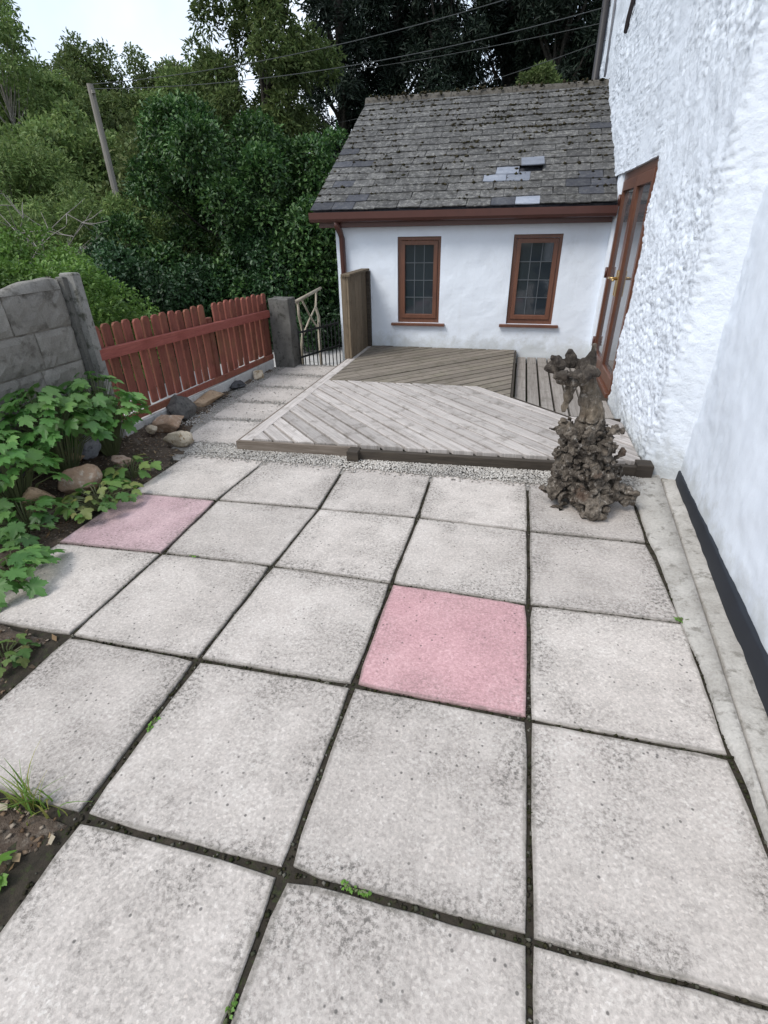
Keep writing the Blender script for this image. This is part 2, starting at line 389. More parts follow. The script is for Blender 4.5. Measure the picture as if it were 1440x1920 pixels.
# ------------------------------------------------------------------ the ground
def gh(x, y):
    """terrain height"""
    x = np.asarray(x, float); y = np.asarray(y, float)
    d = np.hypot(x + 0.2, y + 0.5)
    left = np.clip((-3.05 - x) / 0.25, 0, 1)
    back = np.clip((y - 5.15) / 0.6, 0, 1) * np.clip((-2.1 - x) / 0.2, 0, 1)
    z = -0.07 - 0.24 * np.maximum(left, back)
    hill = np.clip((d - 10) / 22, 0, 1); hill = hill * hill * (3 - 2 * hill)
    return z + 4.2 * hill * np.clip((y + 12) / 18, 0, 1)
gx_ = np.unique(np.concatenate([np.linspace(-8, 5, 66), np.linspace(-40, -8, 40), np.linspace(5, 30, 20), np.array([-600., -300, -150, -80, -55, 45, 80, 150, 300, 600])]))
gy_ = np.unique(np.concatenate([np.linspace(-4, 9, 66), np.linspace(9, 45, 50), np.array([-600., -300, -150, -80, -40, -20, -10, -6, 60, 90, 150, 300, 600])]))
GX, GY = np.meshgrid(gx_, gy_, indexing='ij'); GZ = gh(GX, GY)
GV = np.stack([GX.ravel(), GY.ravel(), GZ.ravel()], 1)
def gridF(nx, ny):
    i, j = np.meshgrid(np.arange(nx - 1), np.arange(ny - 1), indexing='ij'); a = (i * ny + j).ravel()
    return np.stack([a, a + ny, a + ny + 1, a + 1], 1)
tag(mkf('ground', GV, gridF(len(gx_), len(gy_)), M['ground'], None, True), kind='structure')

# pale lane beyond the picket fence
V, F = prism([(-4.35, 1.2), (-3.22, 1.2), (-3.2, 5.3), (-2.42, 5.4), (-2.42, 7.6), (-3.9, 7.4), (-4.5, 5.5)], -0.5, -0.292)
tag(mk('lane', V, F, M['lane']), kind='structure')

# ------------------------------------------------------------------ patio of square slabs
Vx = {0: -2.39, 1: -1.79, 2: -1.197, 3: -0.598, 4: 0.004, 5: 0.60}
Hy = {0: 2.40, 1: 1.797, 2: 1.204, 3: 0.600, 4: 0.0, 5: -0.60, 6: -1.2}
G = {(c, r): (Vx[c], Hy[r]) for c in Vx for r in Hy}
G.update({(1, 1): (-1.806, 1.765), (1, 2): (-1.784, 1.19), (1, 3): (-1.786, 0.587), (2, 1): (-1.166, 1.794), (2, 2): (-1.191, 1.212),
          (2, 3): (-1.206, 0.593), (2, 4): (-1.208, -0.005), (3, 1): (-0.59, 1.811), (3, 3): (-0.598, 0.603), (4, 1): (0.008, 1.797),
          (4, 2): (0.006, 1.19), (5, 1): (0.591, 1.802), (5, 2): (0.612, 1.206), (5, 3): (0.597, 0.601), (1, 0): (-1.775, 2.37), (0, 1): (-2.40, 1.74), (0, 2): (-2.39, 1.16), (0, 3): (-2.38, 0.575)})
V, F = prism([(-2.5, 2.45), (-2.5, 0.5), (-1.9, 0.42), (-1.86, -0.1), (-1.3, -0.12), (-1.27, -1.25), (0.66, -1.25), (0.66, 2.45)], -0.066, -0.011)
patio = tag(mk('patio', V, F, M['joint']), kind='structure')
rs = random.Random(3)
def slab(P4, m, gap=(0.009, 0.009, 0.009, 0.009), dz=0.0, name='paving_slab'):
    """P4 ccw corners from near-left; builds a slab with slightly irregular worn edges and its own 0..1 UV"""
    n = 7; E = []
    P = [Vector(p) for p in P4]
    # inset per side
    N = []
    for i in range(4):
        e = (P[(i + 1) % 4] - P[i]).normalized(); N.append(Vector((-e.y, e.x)))
    Q = [P[i] + N[i] * gap[i] + N[i - 1] * gap[i - 1] for i in range(4)]
    ring = []; uvs = []
    cuv = [(0, 0), (1, 0), (1, 1), (0, 1)]
    for i in range(4):
        a, b = Q[i], Q[(i + 1) % 4]
        for k in range(n):
            t = k / n; j = 0 if k == 0 else rs.uniform(-0.0022, 0.0022)
            q = a.lerp(b, t) + N[i] * j
            if k == 0: q = q + (N[i] + N[i - 1]) * rs.uniform(0.001, 0.006) * rs.choice((1, 1, 1.8))
            ring.append(q); u0, u1 = cuv[i], cuv[(i + 1) % 4]
            uvs.append((u0[0] + (u1[0] - u0[0]) * t, u0[1] + (u1[1] - u0[1]) * t))
    m_ = len(ring); c = sum(ring, Vector((0, 0))) / m_
    tx, ty = rs.uniform(-0.004, 0.004), rs.uniform(-0.004, 0.004)
    Z = lambda q: dz + (q.x - c.x) * tx + (q.y - c.y) * ty
    V = [(q.x, q.y, -0.045 + dz) for q in ring] + [(q.x, q.y, Z(q) - 0.003) for q in ring]
    top = [q + (c - q).normalized() * 0.003 for q in ring]
    V += [(q.x, q.y, Z(q)) for q in top]
    F = []
    for l in range(2):
        for i in range(m_):
            j = (i + 1) % m_; F.append((l * m_ + i, l * m_ + j, (l + 1) * m_ + j, (l + 1) * m_ + i))
    F.append(tuple(range(2 * m_, 3 * m_)))
    return mk(name, V, F, m, patio, False, uvs * 3)
start = {0: 0, 1: 0, 2: 0, 3: 1, 4: 2, 5: 2}
for r in range(6):
    for c in range(start[r], 5):
        g = 0.008
        gl = {2: 0.0115, 3: 0.0095, 4: 0.0075}.get(c, 0.008) if r >= 3 else {4: 0.0085}.get(c, 0.0075)
        gr = {1: 0.0115, 2: 0.0095, 3: 0.0075}.get(c, 0.008) if r >= 3 else 0.0075
        gb = {3: 0.010, 2: 0.008}.get(r, 0.0055) if c < 4 else 0.006
        gt = {4: 0.010, 3: 0.008}.get(r, 0.0055) if c < 4 else 0.006
        m = M['slab']
        if (c, r) == (3, 2): m = M['slab_pink']
        if (c, r) == (0, 1): m = M['slab_mauve']
        o = slab([G[(c, r + 1)], G[(c + 1, r + 1)], G[(c + 1, r)], G[(c, r)]], m, (gb, gr, gt, gl), rs.uniform(-0.003, 0.001))
        if m is M['slab_pink']: o['label'] = 'salmon pink paving slab'
        if m is M['slab_mauve']: o['label'] = 'faded mauve paving slab'

# path slabs beside the deck
for (x0, x1, y0, y1, sk) in [(-2.62, -2.07, 2.57, 3.10, 0.02), (-2.68, -2.07, 3.13, 3.60, 0.015), (-2.72, -2.07, 3.63, 4.12, 0.01), (-2.76, -2.07, 4.15, 4.60, 0.0), (-2.76, -2.07, 4.63, 5.06, 0.0)]:
    slab([(x0, y0 - sk), (x1, y0 + sk), (x1, y1 + sk), (x0, y1 - sk)], M['slab'], dz=rs.uniform(-0.004, 0.004))

# gravel: bed and pebbles
V, F = prism([(-2.44, 2.26), (0.70, 2.30), (0.74, 2.66), (-2.02, 2.56), (-2.05, 5.12), (-2.86, 5.12), (-2.92, 4.2), (-2.88, 3.2), (-2.62, 2.75), (-2.58, 2.42)], -0.06, -0.006)
tag(mk('gravel_strip', V, F, M['gravel_bed']), kind='structure')
def crumbs(name, pts, s0, s1, m, parent=None, flat=0.6, seed=1):
    rg = np.random.default_rng(seed); n = len(pts); pts = np.asarray(pts, float)
    base = np.array([(1, 0, 0), (0, 1, 0), (-1, 0, 0), (0, -1, 0), (0, 0, 1), (0, 0, -1)], float)
    s = rg.uniform(s0, s1, (n, 1, 1)); jit = rg.uniform(0.65, 1.3, (n, 6, 3))
    a = rg.uniform(0, 6.28, n); ca, sa = np.cos(a), np.sin(a)
    Q = base[None] * jit * np.array([1, 1, flat]) * s
    Q += rg.normal(0, 0.12, Q.shape) * s
    X = Q[..., 0] * ca[:, None] - Q[..., 1] * sa[:, None]; Y = Q[..., 0] * sa[:, None] + Q[..., 1] * ca[:, None]
    Q = np.stack([X, Y, Q[..., 2]], -1) + pts[:, None, :]
    f = np.array([(0, 1, 4), (1, 2, 4), (2, 3, 4), (3, 0, 4), (1, 0, 5), (2, 1, 5), (3, 2, 5), (0, 3, 5)])
    F = (np.arange(n)[:, None, None] * 6 + f[None]).reshape(-1, 3)
    return tag(mkf(name, Q.reshape(-1, 3), F, m, parent), kind='stuff')
rg = np.random.default_rng(5)
n = 14000; x = rg.uniform(-2.42, 0.70, n); y = 2.335 + 0.02 * rg.normal(0, 1, n) + rg.uniform(0, 1, n) ** 0.8 * 0.24 + 0.045 * (x + 0.8) / 3
keep = (y < 2.60) & ((y > 2.36) | (rg.uniform(0, 1, n) < 0.35)); pts = np.stack([x, y, 0.004 + 0.012 * np.clip((y - 2.36) / 0.12, 0, 1)], 1)[keep]
n = 5200; x2 = rg.uniform(-2.86, -2.04, n); y2 = rg.uniform(2.5, 5.1, n); inside = np.zeros(n, bool)
for (x0, x1, y0, y1) in [(-2.62, -2.07, 2.57, 3.10), (-2.68, -2.07, 3.13, 3.60), (-2.72, -2.07, 3.63, 4.12), (-2.76, -2.07, 4.15, 4.60), (-2.76, -2.07, 4.63, 5.06)]:
    inside |= (x2 > x0 + .03) & (x2 < x1 - .03) & (y2 > y0 + .04) & (y2 < y1 - .04)
keep = (~inside) | (rg.uniform(0, 1, n) < 0.05); keep &= ~((x2 < -2.62) & (y2 < 2.9))
pts = np.concatenate([pts, np.stack([x2, y2, np.full(n, 0.003)], 1)[keep]])
tag(crumbs('gravel', pts, 0.004, 0.0095, M['pebble'], None, 0.6, 9), 'loose pale gravel between slabs and decking', 'gravel')

# moss, grit and crumbs in the slab joints
L = []
for c in range(0, 6):
    for r in range(0, 6):
        if c < start[r]: continue
        a = G[(c, r)]; b = G[(c, r + 1)]
        k = 42 if r > 1 else 20; t = rg.uniform(0, 1, k)
        L.append(np.stack([a[0] + (b[0] - a[0]) * t + rg.normal(0, .0045, k), a[1] + (b[1] - a[1]) * t, np.full(k, -0.008)], 1))
        if c < 5:
            b = G[(c + 1, r)]; t = rg.uniform(0, 1, k)
            L.append(np.stack([a[0] + (b[0] - a[0]) * t, a[1] + (b[1] - a[1]) * t + rg.normal(0, .003, k), np.full(k, -0.008)], 1))
crumbs('joint_moss', np.concatenate(L), 0.003, 0.008, M['crumb'], patio, 0.8, 4)

# concrete haunching along the foot of the house: two strips with a groove between them
def gro(y): return 0.637 + 0.082 * (y - 0.445)
def wallx(y): return 0.757 + 0.077 * (y - 0.781)
def strip(name, fx0, fx1, z0, z1, ya, yb, seed):
    ys = np.linspace(ya, yb, 60); V = []; F = []
    nz_ = fbm(np.stack([ys * 6, ys * 0 + seed, ys * 0], 1), 3, seed)
    for i, y in enumerate(ys):
        a, b = fx0(y), fx1(y); d = 0.006 * nz_[i]
        V += [(a + d, y, -0.05), (a + d, y, z0 - 0.004), (a + d + 0.008, y, z0), ((a + b) / 2, y, (z0 + z1) / 2 + 0.006 * nz_[(i * 7) % 60]), (b - 0.006, y, z1), (b, y, z1 - 0.008), (b, y, -0.05)]
    for i in range(len(ys) - 1):
        for k in range(6): F.append((i * 7 + k, (i + 1) * 7 + k, (i + 1) * 7 + k + 1, i * 7 + k + 1))
    return mk(name, V, F, M['kerb'], None, True)
tag(strip('kerb', lambda y: 0.606, lambda y: max(gro(y) - 0.006, 0.612), 0.008, 0.022, -0.1, 2.62, 3), kind='structure')
tag(strip('kerb', lambda y: max(gro(y) + 0.004, 0.616), lambda y: wallx(y) + 0.02, 0.012, 0.03, -1.3, 2.66, 8), kind='structure')

# ------------------------------------------------------------------ soil bed
bx = np.linspace(-3.12, -1.15, 100); by = np.linspace(-1.2, 4.9, 220)
BX, BY = np.meshgrid(bx, by, indexing='ij'); P_ = np.stack([BX.ravel(), BY.ravel(), BX.ravel() * 0], 1)
def bedz(x, y):
    x = np.asarray(x, float); y = np.asarray(y, float)
    lim = np.where(y > 2.42, -2.66 - 0.14 * np.clip((y - 2.8) / 1.2, 0, 1), np.where(y > 0.56, -2.36 + 0.1 * np.clip((1.3 - y) / 0.7, 0, 1), np.where(y > -0.02, -1.80, -1.22)))
    d = lim - x
    return -0.062 + np.where(d > 0, 0.045 + 0.10 * np.clip(d / 0.6, 0, 1), np.maximum(0.045 + d * 1.2, -0.05))
BZ = bedz(P_[:, 0], P_[:, 1]) + 0.016 * fbm(P_ * 7, 4, 2) + 0.006 * fbm(P_ * 30, 2, 6)
tag(mkf('soil_bed', np.stack([P_[:, 0], P_[:, 1], BZ], 1), gridF(100, 220), M['soil'], None, True), kind='structure')
n = 16000; x = rg.uniform(-3.1, -1.2, n); y = rg.uniform(-0.9, 4.6, n); z = bedz(x, y); k = z > -0.02
crumb_p = np.stack([x, y, z + 0.012 * fbm(np.stack([x, y, 0 * x], 1) * 7, 4, 2) + 0.003], 1)[k]
tag(crumbs('leaf_litter', crumb_p, 0.003, 0.010, M['litter'], None, 0.35, 12), 'brown crumbs and leaf litter on the soil bed', 'litter')

# dead leaves and snapped stalks lying on the soil
sel = crumb_p[rg.choice(len(crumb_p), 700, replace=False)]; n = len(sel)
a = rg.uniform(0, 6.28, n); ln = rg.uniform(0.012, 0.045, n); wd = np.where(rg.uniform(0, 1, n) < .35, 0.0025, ln * rg.uniform(.3, .6, n))
ax = np.stack([np.cos(a), np.sin(a), rg.normal(0, .18, n)], 1); sd_ = np.stack([-np.sin(a), np.cos(a), rg.normal(0, .3, n)], 1); base_ = sel + np.array([0, 0, .006])
V = np.stack([base_, base_ + ax * ln[:, None] * .5 + sd_ * wd[:, None] * .5, base_ + ax * ln[:, None] + np.array([0, 0, .004]), base_ + ax * ln[:, None] * .5 - sd_ * wd[:, None] * .5], 1).reshape(-1, 3)
b_ = np.arange(n)[:, None] * 4; F = np.concatenate([b_ + np.array([[0, 1, 2]]), b_ + np.array([[0, 2, 3]])], 1).reshape(-1, 3)
tag(mkf('dead_leaves', V, F, leaf_mat('dead_leaf', [(0.20, 0.13, 0.07), (0.32, 0.24, 0.15), (0.14, 0.085, 0.05), (0.38, 0.33, 0.25)], 0.8, 0.1, 0.15)), 'scattered dead leaves and stalks on the soil bed', 'litter', kind='stuff')

# ------------------------------------------------------------------ cottage
cot = thing('cottage', 'small white cottage wing with slate roof and two brown windows', 'cottage', (-0.9, 5.88, -0.1))
WY = 5.88; WX0, WX1 = -2.35, 0.80; WZ0, WZ1 = -0.45, 1.50
wins = [(-1.60, -1.09, 0.375, 1.31), (-0.285, 0.235, 0.385, 1.315)]
# front wall grid with window openings
def wall_front():
    xs = sorted(set([WX0, WX1] + [v for w_ in wins for v in w_[:2]])); 
    def fill(a, b, st):
        k = max(1, int(round((b - a) / st))); return list(np.linspace(a, b, k + 1))[:-1]
    XS = [];  ZS = []
    for a, b in zip(xs[:-1], xs[1:]): XS += fill(a, b, 0.04)
    XS.append(xs[-1])
    zs = sorted(set([WZ0, WZ1] + [v for w_ in wins for v in w_[2:]]))
    for a, b in zip(zs[:-1], zs[1:]): ZS += fill(a, b, 0.04)
    ZS.append(zs[-1])
    V = []; idx = {}
    pp = np.array([(x, 0, z) for x in XS for z in ZS]); d = 0.006 * fbm(pp * 2.2, 3, 21) + 0.0025 * fbm(pp * 11, 2, 31)
    k = 0
    for i, x in enumerate(XS):
        for j, z in enumerate(ZS):
            edge = any((abs(x - a) < 1e-6 or abs(x - b) < 1e-6) and c - 1e-6 <= z <= e + 1e-6 or (abs(z - c) < 1e-6 or abs(z - e) < 1e-6) and a - 1e-6 <= x <= b + 1e-6 for a, b, c, e in wins)
            V.append((x, WY + (0.0 if edge else d[k]), z)); k += 1
    F = []; nz_ = len(ZS)
    for i in range(len(XS) - 1):
        for j in range(nz_ - 1):
            xc = (XS[i] + XS[i + 1]) / 2; zc = (ZS[j] + ZS[j + 1]) / 2
            if any(a < xc < b and c < zc < e for a, b, c, e in wins): continue
            F.append((i * nz_ + j, (i + 1) * nz_ + j, (i + 1) * nz_ + j + 1, i * nz_ + j + 1))
    return V, F
V, F = wall_front()
# reveals
for a, b, c, e in wins:
    s = len(V); y1 = WY + 0.12
    V += [(a, WY, c), (b, WY, c), (b, WY, e), (a, WY, e), (a, y1, c), (b, y1, c), (b, y1, e), (a, y1, e)]
    for i in range(4): F.append((s + i, s + (i + 1) % 4, s + 4 + (i + 1) % 4, s + 4 + i))
# sides, back and gable
s = len(V); yb = 10.6; ym = 8.25
V += [(WX0, WY, WZ0), (WX0, yb, WZ0), (WX0, yb, 1.5), (WX0, ym, 2.9), (WX0, WY, 1.5), (WX1, yb, WZ0), (WX1, yb, 1.5)]
F += [(s, s + 4, s + 3, s + 2, s + 1), (s + 1, s + 2, s + 6, s + 5)]
mk('wall', V, F, M['paint'], cot)
for a, b, c, e in wins:
    fy0, fy1 = WY + 0.028, WY + 0.09; t = 0.036
    wn = mk('window', *merge([box(a + .001, a + t, fy0, fy1, c, e, .003), box(b - t, b - .001, fy0, fy1, c, e, .003), box(a + t, b - t, fy0, fy1, e - t, e - .001, .003), box(a + t, b - t, fy0, fy1, c, c + 0.05, .003)]), M['brown'], cot)
    s0, s1, s2, s3 = a + t + .003, b - t - .003, c + 0.053, e - t - .003; u = 0.046; sy0, sy1 = WY + 0.016, WY + 0.07
    mk('sash', *merge([box(s0, s0 + u, sy0, sy1, s2, s3, .006), box(s1 - u, s1, sy0, sy1, s2, s3, .006), box(s0 + u, s1 - u, sy0, sy1, s3 - u, s3, .006), box(s0 + u, s1 - u, sy0, sy1, s2, s2 + u, .006)]), M['brown'], wn)
    mk('sill', *box(a - 0.075, b + 0.075, WY - 0.05, WY + 0.03, c - 0.03, c - 0.002, .004), M['brown'], wn)
    g0, g1, g2, g3 = s0 + u, s1 - u, s2 + u, s3 - u
    xs = np.linspace(g0, g1, 4); zs = np.linspace(g2, g3, 5)
    for i in range(3):
        for j in range(4):
            tl = rs.uniform(-0.0012, 0.0012); tl2 = rs.uniform(-0.0012, 0.0012); y0 = WY + 0.045
            mk('pane', [(xs[i], y0 - tl - tl2, zs[j]), (xs[i + 1], y0 + tl - tl2, zs[j]), (xs[i + 1], y0 + tl + tl2, zs[j + 1]), (xs[i], y0 - tl + tl2, zs[j + 1])], [(0, 1, 2, 3)], M['glass'], wn)
    for i in (1, 2): mk('lead_strip', *box(xs[i] - .0045, xs[i] + .0045, WY + .039, WY + .046, g2, g3), M['lead'], wn)
    for j in (1, 2, 3): mk('lead_strip', *box(g0, g1, WY + .0375, WY + .0465, zs[j] - .0045, zs[j] + .0045), M['lead'], wn)
# roof deck
ra, rb_ = Vector((0, 5.66, 1.575)), Vector((0, 8.25, 2.97)); RL = (rb_ - ra).length; ru = (rb_ - ra).normalized(); rn = Vector((0, -ru.z, ru.y))
RX0, RX1 = -2.56, 0.69
def rp_(x, s, h): return tuple(Vector((x, 0, 0)) + ra + ru * s + rn * h)
V = [rp_(RX0 + .02, 0.03, -.012), rp_(RX1, 0.03, -.012), rp_(RX1, RL, -.012), rp_(RX0 + .02, RL, -.012),
     rp_(RX0 + .02, 0.03, -.05), rp_(RX1, 0.03, -.05), rp_(RX1, RL, -.05), rp_(RX0 + .02, RL, -.05),
     (RX0 + .02, 10.84, 1.575), (RX1, 10.84, 1.575)]
roof = mk('roof', V, [(0, 1, 2, 3), (4, 7, 6, 5), (0, 3, 7, 4), (0, 4, 5, 1), (3, 2, 9, 8), (1, 5, 6, 2)], M['slate_dark'], cot)
ncourse = 18; gauge = RL / ncourse; nsl = 13; sw = (RX1 - RX0) / nsl
def slate_mesh(wd, ln, seed):
    r_ = random.Random(seed); t = 0.009; k = 5
    lo = [(-wd / 2 + wd * i / k, (r_.uniform(-0.004, 0.006) if 0 < i < k else r_.uniform(0, .008))) for i in range(k + 1)]
    P = lo + [(wd / 2, ln), (-wd / 2, ln)]
    V, F = prism(P, 0, t); return mesh('slate', V, F)
SM = {}
for half in (0, 1):
    for k in range(4):
        for nm in ('slate', 'slate_dark', 'slate_blue'):
            me = slate_mesh((sw / 2 if half else sw) - 0.005, gauge + 0.055, 10 * k + half); me.materials.append(M[nm]); SM[(half, k, nm)] = me
base_rot = Matrix(((1, 0, 0), (0, ru.y, rn.y), (0, ru.z, rn.z)))
special = [(-0.47, 4, 'slate_blue'), (-0.66, 3, 'slate_blue'), (-0.36, 3, 'slate_blue'), (-0.07, 0, 'slate_blue'), (-0.34, 0, 'slate_dark'), (-2.45, 8, 'slate_dark'), (-2.4, 6, 'slate_dark'), (-2.25, 6, 'slate_dark'),
           (-2.4, 3, 'slate_dark'), (-2.2, 3, 'slate_dark'), (-2.45, 0, 'slate_dark'), (-2.3, 0, 'slate_dark'), (-2.05, 1, 'slate_dark'), (0.5, 3, 'slate_dark'), (0.55, 2, 'slate_dark'), (0.3, 2, 'slate_dark'), (0.5, 1, 'slate_dark'), (0.6, 10, 'slate_dark')]
off = woff(roof); lifted = None
for k in range(ncourse):
    cells = []
    if k % 2 == 0: cells = [(RX0 + sw * (i + .5), 0) for i in range(nsl)]
    else: cells = [(RX0 + sw * .25, 1)] + [(RX0 + sw * (i + 1), 0) for i in range(nsl - 1)] + [(RX1 - sw * .25, 1)]
    for (x, half) in cells:
        nm = 'slate'
        wd = sw / 2 if half else sw
        for (sx, sk, sn) in special:
            if sk == k and abs(sx - x) < wd / 2: nm = sn
        o = bpy.data.objects.new('slate', SM[(half, rs.randrange(4), nm)]); COL.objects.link(o); o.parent = roof
        h = 0.006 + rs.uniform(0, 0.004); dx = rs.uniform(-.003, .003); ds = rs.uniform(-.012, .008); rz = rs.uniform(-.02, .02); tilt = -0.052 + rs.uniform(-.008, .004)
        if k == 4 and abs(x + 0.22) < wd / 2: h += 0.05; rz = 0.05; tilt = -0.09; dx = 0.02; ds = 0.06; nm = 'slate_blue'; o.data = SM[(half, 0, 'slate_blue')]; o['label'] = 'loose pale slate lifted out of place'
        m3 = base_rot @ Matrix.Rotation(rz, 3, 'Z') @ Matrix.Rotation(tilt, 3, 'X')
        o.matrix_local = Matrix.Translation(Vector(rp_(x + dx, k * gauge + ds, h + 0.006)) - off) @ m3.to_4x4()
# moss and lichen lumps on the slates
n = 2600; xs = rg.uniform(RX0, RX1, n); ss = rg.uniform(0.2, RL, n)
dens = 0.25 + 0.75 * np.clip((ss / RL - 0.3) / 0.4, 0, 1) * np.clip((xs + 2.3) / 1.6, 0.1, 1)
k = (rg.uniform(0, 1, n) < dens) & (vnoise(np.stack([xs * 3, ss * 3, xs * 0], 1), 77) > -0.25); xs, ss = xs[k], ss[k]
ss = np.where(rg.uniform(0, 1, len(ss)) < .75, np.round(ss / gauge) * gauge - .004 + rg.normal(0, 0.010, len(ss)), ss)
crumbs('roof_moss', np.array([rp_(a, b, 0.020) for a, b in zip(xs, ss)]), 0.006, 0.030, M['moss'], roof, 0.55, 31)
# ridge tiles
nr = 8
for i in range(nr):
    a = RX0 - .01 + (RX1 - RX0 + .01) * i / nr; b = RX0 - .01 + (RX1 - RX0 + .01) * (i + 1) / nr - 0.006
    prof = [(-.10, -.045), (-.075, .006), (-.04, .034), (0, .044), (.04, .034), (.075, .006), (.10, -.045), (.085, -.05), (0, .018), (-.085, -.05)]
    jz = rs.uniform(-.006, .006); V = [(x, 8.25 + p, 2.975 + q + jz) for x in (a, b) for p, q in prof]; m_ = len(prof)
    F = [(k, (k + 1) % m_, m_ + (k + 1) % m_, m_ + k) for k in range(m_)] + [tuple(range(m_ - 1, -1, -1)), tuple(range(m_, 2 * m_))]
    mk('ridge_tile', V, F, M['ridge'], roof)
n = 160; xs = rg.uniform(RX0, RX1, n); crumbs('ridge_moss', np.stack([xs, 8.25 + rg.normal(-.05, .04, n), 3.005 + rg.normal(0, .012, n)], 1), 0.01, 0.03, M['moss'], roof, 0.7, 41)
# fascia, soffit, gutter and downpipe
mk('fascia_board', *box(-2.50, 0.68, 5.745, 5.765, 1.415, 1.555), M['gutter'], cot)
mk('soffit', *box(-2.50, 0.68, 5.765, 5.90, 1.412, 1.424), M['gutter'], cot)
prof = [(5.742, 1.565), (5.742, 1.50), (5.728, 1.475), (5.695, 1.465), (5.66, 1.475), (5.642, 1.50), (5.636, 1.565), (5.641, 1.565), (5.648, 1.505), (5.665, 1.481), (5.695, 1.472), (5.725, 1.481), (5.736, 1.505), (5.736, 1.565)]
V = [(x, p, q - 0.006 * (x > 0)) for x in (-2.58, 0.70) for p, q in prof]; m_ = len(prof)
gut = mk('gutter', V, [(k, (k + 1) % m_, m_ + (k + 1) % m_, m_ + k) for k in range(m_)] + [tuple(range(m_ - 1, -1, -1))], M['gutter'], cot)
mk('downpipe', *tube([(-2.27, 5.69, 1.47), (-2.27, 5.70, 1.43), (-2.265, 5.79, 1.37), (-2.26, 5.835, 1.30), (-2.255, 5.84, 0.6), (-2.25, 5.84, -0.2)], 0.034, 10), M['gutter'], cot, True)

# ------------------------------------------------------------------ the main house on the right
hou = thing('house', 'tall rough white rendered house with brown glazed double door', 'house', (1.2, 3.0, -0.1))
def hx(y): return 0.735 - 0.0125 * (y - 2.66)
DY0, DY1, DZ1 = 4.20, 5.76, 1.825
def rough_disp(p, amt):
    p = p * 1.55
    a = ridged(p * np.array([6.5, 6.5, 5.2]) + 0.35 * np.stack([vnoise(p * 9, 3), vnoise(p * 9, 4), vnoise(p * 9, 5)], 1), 3, 11)
    b_ = fbm(p * 3.1, 3, 15); c_ = fbm(p * 24, 3, 19); e_ = np.abs(vnoise(p * np.array([12, 11, 13.]), 23))
    sm = np.clip(0.80 + 0.9 * vnoise(p * 1.3 + 5.2, 29), 0.30, 1)
    g_ = ridged(p * np.array([28, 30, 26.]) + 0.5 * np.stack([c_, b_, c_], 1), 2, 61); k_ = np.clip(vnoise(p * np.array([16, 16, 15.]) + 9, 63), 0, 1)
    return amt * (sm * (0.0052 * a + 0.0052 * c_ + 0.0042 * g_ + 0.008 * k_ - 0.036 * np.clip(0.22 - e_, 0, 1)) + 0.012 * b_)
def patch(path, zs, amp, name, m, parent, batter=0.0):
    """vertical surface over a plan path of (x, y, nx, ny, amp)"""
    P = np.array([(x, y, z) for (x, y, nx, ny, a) in path for z in zs]); N = np.array([(nx, ny, 0) for (x, y, nx, ny, a) in path for z in zs])
    A = np.array([a for q in path for a in [q[4]] * len(zs)])
    D = rough_disp(P + np.array([0, 0, 0]), 1.0) * A * amp
    return P + N * D[:, None]
zs = np.concatenate([np.linspace(-0.06, 3.4, 400), np.linspace(3.42, 5.2, 60)])
path = []
for t in np.linspace(0, 1, 24):   # short return face, rounded into the main face
    if t < 0.8: u = t / 0.8; x_, y_ = 0.93 - 0.155 * u, 2.505 + 0.130 * u; an = math.atan2(-0.155, -0.130) ; nx_, ny_ = -0.64, -0.77
    else: u = (t - 0.8) / 0.2; x_, y_ = 0.775 - 0.036 * u, 2.635 + 0.05 * u * u + 0.005 * u; nx_, ny_ = -0.64 - 0.34 * u, -0.77 + 0.70 * u
    l_ = math.hypot(nx_, ny_); path.append((x_, y_, nx_ / l_, ny_ / l_, 0.15 + 0.3 * t + 0.55 * max(0, t - .75) / .25))
path += [(hx(y), y, -1, 0, 1.0) for y in np.linspace(2.70, DY0 - 0.012, 180)] + [(hx(DY0) + .008, DY0 - .002, -0.7, 0.7, 0.5), (hx(DY0) + 0.14, DY0, 0, 1, 0.15)]
V1 = patch(path, zs, 1.0, '', None, None); F1 = gridF(len(path), len(zs))
k0 = int(np.searchsorted(zs, DZ1))
zs2 = np.concatenate([[DZ1], zs[k0:]]); path2 = [(hx(y), y, -1, 0, 0.9) for y in np.linspace(DY0 - 0.012, 9.5, 190)]
V2 = patch(path2, zs2, 1.0, '', None, None); F2 = gridF(len(path2), len(zs2))
V2[::len(zs2), 2] = DZ1
# reveal head above the door and far reveal strip
V3 = np.array([(hx(4.2) - .004, DY0 - .03, DZ1), (hx(5.8) - .004, 5.95, DZ1), (hx(5.8) + .16, 5.95, DZ1), (hx(4.2) + .16, DY0 - .03, DZ1),
               (hx(DY1), DY1, -.06), (hx(DY1), DY1, DZ1), (hx(DY1) + .16, DY1, DZ1), (hx(DY1) + .16, DY1, -.06), (hx(DY1), 6.0, -.06), (hx(DY1), 6.0, DZ1)])
F3 = np.array([(0, 1, 2, 3), (4, 5, 6, 7), (4, 8, 9, 5)])
VV = np.concatenate([V1, V2, V3]); FF = np.concatenate([F1[:, ::-1], F2[:, ::-1] + len(V1), F3 + len(V1) + len(V2)])
mkf('rough_wall', VV, FF, M['rough_paint'], hou, True)
